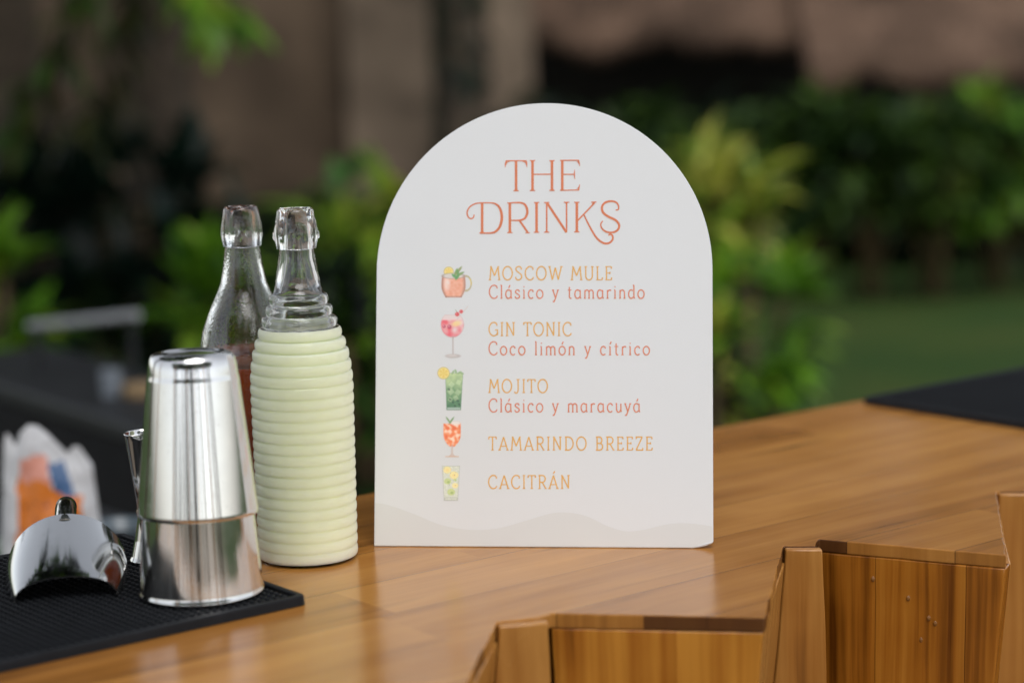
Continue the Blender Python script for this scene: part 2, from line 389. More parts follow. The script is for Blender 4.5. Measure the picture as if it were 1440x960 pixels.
for i, T in enumerate(teeth):
    dirp = (T['e'] - T['d']).normalized(); inn = Vector((-dirp.y, dirp.x, 0))
    if i + 1 < len(teeth): nx = teeth[i+1]
    else: nx = None
    fp = panel('front_panel', T['d'] + inn*.0003, T['e'] + inn*.0003 - dirp*.0008, .02, inn, ZC - TH - .0001, Vector((.03, 0, 0)), Vector((-.095, .02, 0)), M['panel'])
    if i == 4:
        for fx, z in ((.60, .050), (.635, .054), (.49, .034), (.56, .070), (.3, .02)):
            p = T['d'].lerp(T['e'], fx); mb = MB()
            mb.lathe([(0, -.0022), (.0012, -.0018), (.0019, -.0006), (.0018, .0006), (.001, .0017), (0, .002)], 12)
            d = mb.build('varnish_run', drop, fp, True); d.location = (p.x, p.y + .0008, ZC - TH - z - .2); d.scale = (1, .5, 1.2); d.matrix_parent_inverse = Matrix.Identity(4)
            d.location = (p.x, p.y + .0004, ZC - TH - z)
    inn2 = Vector((-.10, .995, 0))
    panel('corner_post', T['b'] + Vector((.0005, 0, 0)), T['c'] + Vector(((T['d'] - T['c']).x*.75, 0, 0)), .0076, inn2, ZC - .0012, Vector((-.11, 0, 0)), Vector((.03, 0, 0)), M['post'])
    if nx is not None:
        d2 = (nx['b'] - T['e']).normalized(); in3 = Vector((-d2.y, d2.x, 0))
        panel('side_panel', T['e'] + d2*.002 + in3*.0008 + inn*.0205, nx['b'] + in3*.0008 - d2*.001, .018, in3, ZC - TH - .0006, Vector((-.095, .02, 0)), Vector((-.11, 0, 0)), M['post'])

# ------------------------------------------------------------------ bar mats
def make_mat(name, pitch=.0068):
    root = empty(name)
    Lx, Ly, hb, hr = .46, .30, .0035, .008      # local: x along -u from the corner, y along v
    mb = MB(); b = .006
    def rect(x0, y0, x1, y1, r, n=5):
        P = []
        for cx, cy, a0 in ((x1-r, y1-r, 0), (x0+r, y1-r, 90), (x0+r, y0+r, 180), (x1-r, y0+r, 270)):
            for k in range(n + 1): a = R(a0 + 90*k/n); P.append((cx + r*math.cos(a), cy + r*math.sin(a)))
        return P
    loops = [(rect(0, 0, Lx, Ly, .006), 0), (rect(.0005, .0005, Lx-.0005, Ly-.0005, .006), hr-.001), (rect(.0016, .0016, Lx-.0016, Ly-.0016, .005), hr), (rect(b-.001, b-.001, Lx-b+.001, Ly-b+.001, .004), hr), (rect(b, b, Lx-b, Ly-b, .0035), hr-.001), (rect(b, b, Lx-b, Ly-b, .0035), hb)]
    rings = [[mb.vert((x, y, z)) for x, y in P] for P, z in loops]
    for a, c in zip(rings, rings[1:]):
        for k in range(len(a)): mb.face((a[k], a[(k+1) % len(a)], c[(k+1) % len(a)], c[k]))
    mb.face(rings[0][::-1]); mb.face(rings[-1])
    mb.build('base', M['rubber'], root)
    mb = MB(); nx, ny = int((Lx - 2*b)/pitch), int((Ly - 2*b)/pitch)
    for i in range(nx):
        for j in range(ny):
            x, y = b + pitch*(i + .6), b + pitch*(j + .6)
            if x > Lx - b - .002 or y > Ly - b - .002: continue
            q = [[mb.vert((x + r*math.cos(2*PI*k/6), y + r*math.sin(2*PI*k/6), z)) for k in range(6)] for r, z in ((.0026, hb), (.0021, hr-.0006), (.0014, hr))]
            for a, c in zip(q, q[1:]):
                for k in range(6): mb.face((a[k], a[(k+1) % 6], c[(k+1) % 6], c[k]))
            mb.face(q[2])
    mb.build('nubs', M['rubber'], root)
    return root
bm = make_mat('bar_mat')
tag(bm, 'black rubber bar mat with raised nubs under the shaker and the ice scoop', 'bar mat', 'black bar mats on the counter')
NR = Vector((-.1677, 1.6516, ZC + .0006))
bm.location = NR - UDIR*.46; bm.rotation_euler = (0, 0, R(39))
bm2 = bm.copy(); COL.objects.link(bm2)
for c in list(bm.children): d = c.copy(); COL.objects.link(d); d.parent = bm2
bm2['label'] = 'plain looking black bar mat lying empty at the far right end of the counter'
bm2.location = Vector((.4125, 2.4878, ZC + .0006)) - VDIR*.30

# ------------------------------------------------------------------ bottles
def rings_profile(pitch, n, z0, radii, bulge0):
    P = []
    for k in range(n):
        r = radii(k); zc = z0 + pitch*k; bulge = .0026 if k > n - 6 else bulge0
        for q in range(7):
            a = -PI/2 + PI*(q + .5)/7
            P.append((r - bulge + bulge*math.cos(a), zc + pitch*.5*math.sin(a)*.97))
    return P
def lip(zb, h, rb, rm, rt):
    return [(rb*.985, zb), (rb, zb + .002), (rm, zb + h*.30), (rm*.985, zb + h*.45), (rt*1.06, zb + h*.80), (rt, zb + h*.94), (rt*.93, zb + h*.99), (rt*.84, zb + h), (rt*.76, zb + h*.985)]
S = .962
lem = tag(empty('ridged_bottle', (-.1813, 1.8079, ZC)), 'ridged clear glass bottle filled with pale yellow green lemonade, front bottle beside the sign', 'bottle', 'glass juice bottles on the counter')
def rr(k):
    k2 = 23 - k
    tab = [.0258, .0290, .0326, .0360, .0392, .0416, .0432, .0441]
    if k2 < 8: return tab[k2]
    return .0444 - .0012*max(0, k2 - 8)/15
PT = .00950
ringp = rings_profile(PT, 24, .0072, rr, .0015)
ztop = .0072 + PT*20.5; zt = .0072 + PT*23.5
low = [(r, z) for r, z in ringp if z < ztop]; high = [(r, z) for r, z in ringp if z >= ztop]
# filled part: the cloudy juice shows right out to the clear gloss of the bottle wall
mb = MB(); mb.lathe([(0, .0040), (.030, .0038), (.0375, .0036), (.0400, .0040)] + low + [(low[-1][0] - .0002, ztop - .0002), (low[-1][0] - .0030, ztop), (0, ztop - .0003)], 96)
mb.build('filled_body', M['lemonade'], lem, 60)
neck = [(.0212, zt + .0012), (.0200, zt + .006), (.0180, zt + .017), (.0161, zt + .028), (.0148, zt + .0365), (.0146, zt + .0385)] + lip(zt + .0392, .0340, .0172, .0189, .0154)
inr = [(r - .0026, z) for r, z in high]
inner = [(.0112, zt + .072), (.0112, zt + .030), (.0150, zt + .013), (.0174, zt + .003)] + inr[::-1]
mb = MB(); mb.lathe([(low[-1][0] - .0002, ztop + .0001)] + high + neck + inner + [(inr[0][0], ztop + .0001)], 96, closed=True); mb.build('glass_neck', M['glass'], lem, 60)
mb = MB(); mb.lathe([(0, .0022), (.028, .0018), (.0335, .0004), (.0365, 0), (.0385, .0008), (.0392, .0034), (.0370, .0035), (0, .0036)], 96); mb.build('glass_foot', M['glass'], lem, 50)
# moulded sockets for the missing swing stopper, on the lip
def sockets(par, z, r, m, angs):
    for a in angs:
        mb = MB(); mb.lathe([(.0034, -.0012), (.0036, .0002), (.0028, .001), (.0020, .0003), (0, -.0001)], 20)
        o = mb.build('lip_socket', m, par, True); d = Vector((math.cos(a), math.sin(a), 0))
        o.rotation_euler = d.to_track_quat('Z', 'Y').to_euler(); o.location = d*(r - .0001) + Vector((0, 0, z))
sockets(lem, zt + .050, .0188, M['glass'], [R(10), R(190)])

br = tag(empty('smooth_bottle', (-.2384, 1.8954, ZC)), 'smooth wet clear bottle half full of dark brown tamarind juice, behind the steel shaker', 'bottle', 'glass juice bottles on the counter')
zr = [(0, .003), (.030, .0022), (.036, 0), (.0405, .0012), (.0432, .006), (.0437, .02), (.0437, .150), (.0434, .160), (.0420, .172), (.0385, .189), (.0310, .2085), (.0245, .222), (.0205, .232), (.0177, .2475), (.0160, .2595), (.0152, .2635)]
mb = MB(); o1 = zr + lip(.2642, .0352, .0172, .0186, .0153)
i1 = [(.0108, .295), (.0112, .262), (.0145, .246), (.0172, .230), (.0278, .2075), (.0352, .188), (.0386, .171), (.0402, .158), (.0405, .02), (.038, .009), (.03, .006), (0, .0065)]
mb.lathe(o1 + i1, 80); mb.build('glass_body', M['wetglass'], br, 60)
mb = MB(); mb.lathe([(0, .1585), (.0399, .1588), (.0403, .1582), (.0406, .02), (.0381, .0089), (.03, .0059), (0, .0064)][::-1], 64); mb.build('tamarind_juice', M['tamarind'], br, 60)
mb = MB(); mb.lathe([(.0401, .1592), (.0393, .1655), (.0388, .1702), (.0384, .1702), (.0389, .1655), (.0397, .1592)][::-1], 64, closed=True); mb.build('juice_residue', M['froth'], br, True)
sockets(br, .2642 + .012, .0185, M['wetglass'], [R(-62), R(118)])

# ------------------------------------------------------------------ shaker tins
ZM = ZC + .0088
SP = Vector((-.2538, 1.6668, ZM))
tins = tag(empty('shaker_tins', SP), 'two polished steel cocktail shaker tins nested upside down on the rubber mat', 'shaker')
def tin(prof_out, th, inner_from):
    return prof_out + [(max(r - th, 0), z) for r, z in reversed(prof_out)][inner_from:]
mb = MB()
lo = [(.0488, .0012), (.0494, .0004), (.0501, .0012), (.0501, .0028), (.0495, .0036), (.0491, .006), (.0446, .066), (.0438, .072), (.0370, .12), (.0315, .154), (.030, .158), (0, .160)]
mb.lathe(lo + [(.029, .1565), (.0305, .153), (.0360, .12), (.0436, .066), (.0482, .006)], 96, closed=False, hold=True)
mb.build('lower_tin', M['steel'], tins, 50)
zl = .0645
up = [(.0472, zl + .0003), (.0477, zl), (.0480, zl + .0007), (.0480, zl + .0030), (.04075, zl + .070), (.0366, zl + .1085), (.0360, zl + .1105), (.0357, zl + .1130), (.0351, zl + .1185), (.0340, zl + .1235), (.0322, zl + .1270), (.0296, zl + .1288), (.0268, zl + .1296), (.0250, zl + .1293), (.0240, zl + .1284), (.0225, zl + .1278), (.0120, zl + .1280), (0, zl + .1281)]
inn = [(0, zl + .1250), (.0245, zl + .1245), (.0305, zl + .1235), (.0345, zl + .1125), (.0398, zl + .070), (.0460, zl + .011)]
mb = MB(); mb.lathe(up + inn, 96, closed=True, hold=True); ut = mb.build('upper_tin', M['steel'], tins, 50); ut.rotation_euler = (R(-2.5), 0, 0); ut.location = (0, -.0028, .0005)   # sits a little askew on the lower tin

# ------------------------------------------------------------------ jigger
jg = tag(empty('jigger', (-.3125, 1.7792, ZM - .0002)), 'slim double ended polished steel jigger half hidden behind the shaker tins', 'jigger')
mb = MB()
pr = [(.0168, .0004), (.0180, .0001), (.0187, .0010), (.0183, .0022), (.0172, .004), (.0135, .018), (.0106, .034), (.0098, .0405), (.0110, .0418), (.0112, .0432), (.0100, .0446), (.0106, .052), (.0150, .089), (.0172, .106), (.0178, .1086), (.0183, .1098), (.0179, .1103), (.0171, .1096)]
pr2 = [(.0164, .105), (.0142, .089), (.0098, .052), (.006, .047), (0, .046)]
mb.lathe(pr + pr2, 64, hold=True)
mb.lathe([(.0160, .004), (.0127, .018), (.0098, .032), (.006, .036), (0, .037)], 64)
mb.v = mb.v; mb.build('body', M['steel'], jg, 50)
_j = jg.children[0]; _j.name = 'jigger_body'

# ------------------------------------------------------------------ ice scoop
pl, pr_ = Vector((-.3971, 1.6435, 0)), Vector((-.3206, 1.6665, 0))
mid = (pl + pr_)/2 + Vector((-.0016, 0, 0)); ax = (pr_ - pl).normalized(); bk = Vector((-ax.y, ax.x, 0))
scp = tag(empty('ice_scoop', (mid.x, mid.y, ZM), (0, 0, math.atan2(ax.y, ax.x) - R(6))), 'polished steel ice scoop lying mouth down and open towards the viewer on the mat', 'ice scoop')
hw0, hw1, LS = (pr_ - pl).length/2 + .0008, .0495, .098
def scoop_sec(f, inset=0.0):
    # f: 0 front mouth .. 1 back wall; an inverted trough that sweeps forward to the lip
    P = []; n = 28
    hw = hw0 + (hw1 - hw0)*math.sin(min(1, f*1.15)*PI/2)*1.0 - inset; h = .0185 + (.0475 - .0185)*(f**.85) - inset
    for k in range(n + 1):
        a = PI*k/n; c = math.cos(a); s_ = math.sin(a)
        y = LS*f + .012*(1 - f)*(s_**2)*0
        zz = h*(s_**(.9)) + .0002
        yy = f*LS - (1 - s_)*(.012)*(f) + .0
        P.append((-hw*c, yy, zz))
    return P
mb = MB(); ns = 16
so = [[mb.vert(p) for p in scoop_sec(k/ns)] for k in range(ns + 1)]
si = [[mb.vert(p) for p in scoop_sec(k/ns, .0012)] for k in range(ns + 1)]
m_ = len(so[0])
for A_, flip in ((so, 0), (si, 1)):
    for a, b in zip(A_, A_[1:]):
        for k in range(m_ - 1):
            q = (a[k], a[k+1], b[k+1], b[k]); mb.face(q if flip else q[::-1])
for k in range(m_ - 1): mb.face((so[0][k], so[0][k+1], si[0][k+1], si[0][k]))
for a, b, c, d in zip(so, so[1:], si, si[1:]):
    mb.face((a[0], b[0], d[0], c[0])); mb.face((a[-1], c[-1], d[-1], b[-1]))
cb = mb.vert((0, LS + .004, .020)); 
for k in range(m_ - 1): mb.face((so[-1][k], so[-1][k+1], cb))
mb.build('scoop_bowl', M['steel_scoop'], scp, 40)
mb = MB(); mb.tube([(.000, LS - .010, .0375), (.000, LS + .010, .0400), (.000, LS + .04, .0420), (.000, LS + .060, .0405), (.000, LS + .066, .0400)], [.0088, .0090, .0092, .0092, .0070], 24)
mb.build('handle', M['steel_scoop'], scp, 50)

# ------------------------------------------------------------------ menu sign
SW, SH = .2988, .393
C0 = Vector((.0218, 1.8220, ZC + .0004)); ex = Vector((.99194, -.12674, 0)); lean = R(13)
nb = Vector((.12674, .99194, 0)); up_ = nb*math.sin(lean) + Vector((0, 0, 1))*math.cos(lean); yy_ = up_.cross(ex)
sign = empty('menu_sign'); tag(sign, 'white arched drinks menu sign leaning back on the wooden counter', 'menu sign')
Mx = Matrix((ex, yy_, up_)).transposed().to_4x4(); Mx.translation = C0; sign.matrix_world = Mx
HW = SW/2; r0 = HW; zc = SH - r0
ol = [(-HW, 0), (HW - .0175, 0), (HW - .012, .0007), (HW - .006, .0022), (HW - .0012, .0040), (HW, .0056)]
for k in range(65): a = PI*k/64; ol.append((r0*math.cos(a), zc + r0*math.sin(a)))
TB = .0052
mb = MB(); mb.prism([(x, TB, z) for x, z in ol][::-1], [(x, 0, z) for x, z in ol][::-1]); 
bevel(mb.build('board', M['paper'], sign), .0006, 2, 60)
mb = MB(); mb.poly([(HW - .0175, -.0004, .0003), (HW - .0005, -.0006, .0050), (HW - .0005, -.0003, .0058), (HW - .0085, -.0003, .0036)]); mb.build('bent_corner', M['paper'], sign)
# strut behind
fz = .25; y_foot = TB + .115
mb = MB(); mb.prism([(-.03, TB + .001, fz), (.03, TB + .001, fz), (.03, TB + .004, fz), (-.03, TB + .004, fz)], [(-.03, TB + .1045, .0245), (.03, TB + .1045, .0245), (.03, TB + .1075, .0245), (-.03, TB + .1075, .0245)])
mb.build('easel_back', M['easel'], sign)

HM = (0.0006611, 0.000002, -0.5053543, 0.0000041, -0.0006541, 0.5001644, 0.0000442, 0.0000279)
def art(x, y):   # artwork coordinates (traced layout units) -> board coordinates
    d = HM[6]*x + HM[7]*y + 1
    return ((HM[0]*x + HM[1]*y + HM[2])/d, (HM[3]*x + HM[4]*y + HM[5])/d)
# printed wave along the foot
def catmull(P, n=8, closed=False):
    if len(P) < 3: return list(P)
    out = []; m = len(P)
    rng = range(m if closed else m - 1)
    for i in rng:
        p0 = P[(i-1) % m] if (closed or i > 0) else P[0]; p1 = P[i]; p2 = P[(i+1) % m]; p3 = P[(i+2) % m] if (closed or i + 2 < m) else P[-1]
        for k in range(n):
            t = k/n
            out.append(tuple(.5*((2*b) + (-a + c)*t + (2*a - 5*b + 4*c - d)*t*t + (-a + 3*b - 3*c + d)*t**3) for a, b, c, d in zip(p0, p1, p2, p3)))
    if not closed: out.append(tuple(P[-1]))
    return out
wv = catmull([(522, 707), (545, 710), (580, 722), (620, 738), (660, 745), (700, 743), (740, 732), (775, 722), (800, 721), (825, 726), (855, 740), (880, 747), (905, 745), (940, 737), (970, 736), (1008, 741)], 6)
mb = MB(); bot = [q for q in ol[:6]]
def bot_z(x): return 0.0 if x < HW - .0175 else .0056*((x - HW + .0175)/.0175)**1.5
prev = None
for p in wv:
    s, t = art(*p); s = max(-HW + .0006, min(HW - .0006, s))
    a, b = mb.vert((s, -.00012, bot_z(s) + .0006)), mb.vert((s, -.00012, t))
    if prev and abs(mb.v[a][0] - mb.v[prev[0]][0]) > 1e-6: mb.face((prev[0], a, b, prev[1]))
    prev = (a, b)
mb.build('printed_wave', M['wave'], sign)

# --- lettering: stroked glyphs
class Ink:
    def __init__(s): s.mb = MB(); s.k = 0
    def stroke(s, pts, wd):          # pts already in board coords; wd a number or list (board metres)
        s.k += 1; y = -.00016 - .00002*(s.k % 9)
        n = len(pts)
        if not hasattr(wd, '__len__'): wd = [wd]*n
        pts = [Vector((p[0], p[1])) for p in pts]; lf = []; rt = []
        for i in range(n):
            a = (pts[i] - pts[i-1]) if i > 0 else (pts[1] - pts[0]); b = (pts[i+1] - pts[i]) if i < n - 1 else (pts[-1] - pts[-2])
            if a.length < 1e-9: a = b
            if b.length < 1e-9: b = a
            a = a.normalized(); b = b.normalized(); t = (a + b)
            if t.length < .3: t = b
            t = t.normalized(); nn = Vector((-t.y, t.x)); k = 1/max(.5, abs(nn.dot(Vector((-b.y, b.x)))))
            h = nn*wd[i]*.5*k
            lf.append(s.mb.vert((pts[i].x + h.x, y, pts[i].y + h.y))); rt.append(s.mb.vert((pts[i].x - h.x, y, pts[i].y - h.y)))
        for i in range(n - 1): s.mb.face((lf[i], rt[i], rt[i+1], lf[i+1]))
MPX = .000627       # board metres per layout unit
# title traced in its own units: 5.76 per layout unit, origin (640, 210)
def tt(P): return [art(640 + x/5.76, 210 + y/5.76) for x, y in P]
def title(strokes, name):
    I = Ink()
    for P, wd, curve in strokes:
        if curve: P = catmull(P, 8)
        wl = wd if not isinstance(wd, tuple) else [wd[0] + (wd[1] - wd[0])*math.sin(PI*i/(len(P) - 1)) for i in range(len(P))]
        if isinstance(wl, list) and len(wl) != len(P):
            m_ = len(wl) - 1; q = [min(m_ - 1e-6, m_*i/(len(P) - 1)) for i in range(len(P))]; wl = [wl[int(x)] + (wl[int(x) + 1] - wl[int(x)])*(x - int(x)) for x in q]
        k = MPX/5.76
        I.stroke(tt(P), [x*k for x in wl] if hasattr(wl, '__len__') else wl*k)
    I.mb.build(name, M['coral'], sign)
def stem(x, y0, y1, wd=21, sf=44, s0=True, s1=True):
    o = [([(x, y0), (x, y1)], wd, 0)]
    for y, on, sg in ((y0, s0, 1), (y1, s1, -1)):
        if on:
            o.append(([(x - sf/2, y + 4*sg), (x + sf/2, y + 4*sg)], 8, 0))
            o.append(([(x, y + sg*4), (x, y + sg*16)], [sf*.72, wd], 0))
    return o
THE = [([(412, 97), (577, 97)], 9, 0), ([(416, 96), (408, 122), (406, 150)], [13, 11, 5], 0), ([(574, 96), (580, 122), (582, 150)], [13, 11, 5], 0)]
THE += [([(408, 140), (420, 112), (445, 100)], [3, 8, 4], 1), ([(581, 140), (569, 112), (545, 100)], [3, 8, 4], 1)] + stem(494, 96, 344, s0=False)
THE += stem(627, 92, 342) + stem(785, 92, 341) + [([(632, 207), (780, 206)], 10, 0)]
THE += stem(868, 90, 340, sf=36) + [([(868, 94), (1002, 93)], 9, 0), ([(998, 92), (1005, 115), (1010, 141)], [12, 10, 4], 0), ([(868, 336), (1000, 334)], 9, 0), ([(999, 338), (1004, 312), (1010, 287)], [12, 10, 4], 0),
         ([(985, 100), (1002, 118), (1009, 138)], [3, 8, 3], 1), ([(985, 328), (1001, 312), (1009, 290)], [3, 8, 3], 1), ([(868, 207), (966, 207)], 9, 0), ([(968, 168), (966, 207), (970, 245)], [4, 11, 4], 0)]
title(THE, 'title_lettering')
DR = [([(290, 437), (205, 438), (160, 446), (120, 470), (98, 510), (104, 548), (126, 565), (148, 556), (154, 532)], [11, 11, 10, 10, 10, 10, 11, 11, 9], 0)]
DR[0] = (DR[0][0], (9, 12), 1)
DR += stem(219, 440, 684, s0=False) + [([(200, 683), (290, 681), (330, 668), (362, 630), (378, 570), (374, 515), (356, 470), (325, 445), (288, 437)], (9, 22), 1)]
DR += stem(444, 434, 683) + [([(444, 438), (525, 436), (565, 452), (583, 490), (583, 525), (565, 562), (525, 578), (452, 579)], (9, 20), 1), ([(522, 580), (588, 676)], 16, 0), ([(570, 680), (606, 679)], 8, 0)]
DR += stem(660, 431, 680) + stem(742, 431, 679, wd=13) + stem(903, 429, 640, wd=12, s1=False) + [([(742, 434), (902, 676)], 19, 0), ([(903, 640), (904, 678)], [12, 9], 0)]
DR += stem(986, 429, 677) + [([(1130, 438), (992, 582)], 12, 0), ([(1102, 432), (1145, 431)], 9, 0), ([(1118, 436), (1128, 448)], [34, 10], 0),
      ([(1042, 530), (1070, 590), (1110, 665), (1150, 725), (1200, 762), (1245, 763), (1275, 735), (1274, 703), (1256, 692), (1241, 700)], (10, 17), 1)]
DR += [([(1300, 496), (1322, 490), (1322, 458), (1300, 432), (1258, 424), (1212, 438), (1190, 472), (1198, 514), (1240, 548), (1300, 578), (1328, 616), (1318, 655), (1280, 676), (1232, 674), (1192, 648), (1180, 612), (1196, 583)], (9, 19), 1)]
title(DR, 'title_lettering')

# --- small alphabet, cap height 1
def arc(cx, cy, rx, ry, a0, a1, n=14): return [(cx + rx*math.cos(R(a0 + (a1 - a0)*k/n)), cy + ry*math.sin(R(a0 + (a1 - a0)*k/n))) for k in range(n + 1)]
def sf(x, y, w_=.20): return [(x - w_/2, y), (x + w_/2, y)]
G = {}
def g(ch, width, *st): G[ch] = (width, st)
g('M', .86, [(.08, 0), (.17, 1)], [(.17, 1), (.43, .30)], [(.43, .30), (.70, 1)], [(.70, 1), (.79, 0)], sf(.08, 0), sf(.79, 0), sf(.15, 1, .12), sf(.72, 1, .12))
g('O', .80, arc(.40, .5, .36, .51, 0, 360, 26))
g('S', .58, catmull([(.49, .80), (.44, .95), (.28, 1.01), (.10, .92), (.09, .72), (.28, .55), (.48, .38), (.49, .13), (.28, -.01), (.10, .05), (.05, .22)], 5), sf(.49, .80, .08))
g('C', .70, arc(.40, .5, .36, .51, 52, 312, 22), [(.62, .90), (.64, .76)], [(.64, .13), (.66, .2)])
g('W', 1.02, [(.06, 1), (.28, 0)], [(.28, 0), (.50, .92)], [(.50, .92), (.72, 0)], [(.72, 0), (.96, 1)], sf(.06, 1), sf(.96, 1))
g('U', .72, [(.11, 1), (.11, .32)] + arc(.36, .27, .25, .28, 180, 360, 12) + [(.61, 1)], sf(.11, 1), sf(.61, 1))
g('L', .52, [(.12, 1), (.12, 0)], [(.03, 0), (.48, .0)], [(.47, 0), (.50, .18)], sf(.12, 1))
g('E', .56, [(.12, 1), (.12, 0)], [(.03, 0), (.50, 0)], [(.03, 1), (.48, 1)], [(.12, .52), (.38, .52)], [(.48, 1), (.50, .83)], [(.49, 0), (.52, .18)], [(.38, .44), (.38, .60)])
g('G', .76, arc(.40, .5, .36, .51, 52, 330, 22), [(.62, .90), (.64, .76)], [(.68, .44), (.68, .04)], [(.48, .44), (.74, .44)])
g('I', .26, [(.13, 1), (.13, 0)], sf(.13, 1), sf(.13, 0))
g('N', .76, [(.13, 0), (.13, 1)], [(.13, 1), (.62, .02)], [(.62, 0), (.62, 1)], sf(.13, 0), sf(.62, 1), sf(.10, 1, .12))
g('T', .62, [(.31, 1), (.31, 0)], [(.02, 1), (.60, 1)], [(.04, 1), (.02, .82)], [(.58, 1), (.60, .82)], sf(.31, 0))
g('J', .46, [(.31, 1), (.31, .22)] + arc(.16, .2, .15, .24, 0, -150, 9), sf(.31, 1, .24))
g('A', .74, [(.06, 0), (.37, 1)], [(.37, 1), (.68, 0)], [(.16, .30), (.58, .30)], sf(.06, 0), sf(.68, 0))
g('\u00c1', .74, *G['A'][1], [(.36, 1.14), (.47, 1.33)])
g('R', .66, [(.13, 0), (.13, 1)], [(.04, 1), (.32, 1)] + arc(.34, .74, .22, .26, 90, -90, 10) + [(.13, .48)], [(.32, .48), (.60, 0)], sf(.13, 0), sf(.61, 0, .14))
g('D', .74, [(.13, 0), (.13, 1)], [(.04, 1), (.30, 1)] + arc(.30, .5, .38, .5, 90, -90, 16) + [(.04, 0)])
g('B', .62, [(.13, 0), (.13, 1)], [(.04, 1), (.32, 1)] + arc(.32, .76, .18, .24, 90, -90, 9) + [(.13, .52)], [(.30, .52)] + arc(.32, .26, .24, .26, 90, -90, 10) + [(.04, 0)])
g('Z', .60, [(.06, .84), (.06, 1), (.52, 1)], [(.52, 1), (.05, 0)], [(.05, 0), (.55, 0), (.56, .17)])
X = .64
g('a', .56, arc(.25, .32, .20, .33, 60, 320, 16), [(.46, X), (.46, .10), (.49, .02), (.55, .02)], [(.34, .62), (.46, .56)])
g('\u00e1', .56, *G['a'][1], [(.27, .80), (.38, 1.02)])
g('s', .44, catmull([(.37, .50), (.31, .62), (.18, .64), (.08, .55), (.10, .42), (.24, .33), (.37, .22), (.36, .06), (.20, -.01), (.08, .05), (.05, .15)], 4))
g('i', .24, [(.12, X), (.12, 0)], sf(.12, 0, .17), [(.04, X), (.12, X)], [(.10, .86), (.14, .92)])
g('\u00ed', .24, [(.12, X), (.12, 0)], sf(.12, 0, .17), [(.04, X), (.12, X)], [(.10, .80), (.21, 1.02)])
g('c', .48, arc(.27, .32, .22, .33, 52, 312, 16), [(.41, .58), (.42, .48)])
g('o', .56, arc(.28, .32, .24, .33, 0, 360, 20))
g('\u00f3', .56, *G['o'][1], [(.26, .80), (.37, 1.02)])
g('y', .50, [(.06, X), (.26, .02)], [(.45, X), (.24, -.06), (.15, -.26), (.05, -.24)], sf(.07, X, .16), sf(.45, X, .16))
g('t', .36, [(.16, .88), (.16, .14)] + arc(.27, .13, .11, .14, 180, 300, 6), [(.03, X), (.32, X)])
g('m', .84, [(.10, X), (.10, 0)], [(.10, .44)] + arc(.26, .44, .16, .20, 160, 0, 8) + [(.42, 0)], [(.42, .44)] + arc(.58, .44, .16, .20, 160, 0, 8) + [(.74, 0)], sf(.10, 0, .16), sf(.42, 0, .16), sf(.74, 0, .16))
g('n', .54, [(.10, X), (.10, 0)], [(.10, .42)] + arc(.27, .42, .17, .22, 160, 0, 8) + [(.44, 0)], sf(.10, 0, .16), sf(.44, 0, .16))
g('r', .40, [(.11, X), (.11, 0)], [(.11, .40)] + arc(.28, .40, .17, .24, 160, 50, 6), sf(.11, 0, .18))
g('d', .56, arc(.25, .32, .20, .33, 50, 320, 16), [(.46, 1.02), (.46, .10), (.49, .02), (.55, .02)], [(.38, 1.0), (.46, 1.02)])
g('u', .54, [(.04, X), (.10, X), (.10, .22)] + arc(.26, .22, .16, .24, 180, 350, 8), [(.44, X), (.44, .08), (.50, .02)])
g('l', .22, [(.11, 1.02), (.11, 0)], [(.04, 1.0), (.11, 1.02)], sf(.11, 0, .17))
def line(txt, x0, x1, ybase, cap, material, name, wpx):
    tot = sum(G[c][0] if c != ' ' else .34 for c in txt); sp = ((x1 - x0)/cap - tot)/(len(txt) - 1)
    I = Ink(); x = x0
    for c in txt:
        if c == ' ': x += (.34 + sp)*cap; continue
        for st in G[c][1]:
            wd = wpx if not (len(st) == 2 and abs(st[0][1] - st[1][1]) < .001) else wpx*.72
            I.stroke([art(x + p[0]*cap, ybase - p[1]*cap) for p in st], wd*MPX)
        x += (G[c][0] + sp)*cap
    I.mb.build(name, material, sign)
CAPS, LOW = 1.75, 1.75
line('MOSCOW MULE', 687.5, 861, 394, 18.5, M['amber'], 'heading_lettering', CAPS)
line('Cl\u00e1sico y tamarindo', 687.5, 906.5, 420, 18.2, M['rose'], 'flavour_lettering', LOW)
line('GIN TONIC', 687, 804, 472.5, 18.5, M['amber'], 'heading_lettering', CAPS)
line('Coco lim\u00f3n y c\u00edtrico', 687, 914, 499.3, 18.2, M['rose'], 'flavour_lettering', LOW)
line('MOJITO', 687, 770.5, 552.3, 18.3, M['amber'], 'heading_lettering', CAPS)
line('Cl\u00e1sico y maracuy\u00e1', 687, 900.5, 579.5, 18.2, M['rose'], 'flavour_lettering', LOW)
line('TAMARINDO BREEZE', 687, 918, 633, 18.3, M['amber'], 'heading_lettering', CAPS)
line('CACITR\u00c1N', 686.5, 802, 687, 18.3, M['amber'], 'heading_lettering', CAPS)

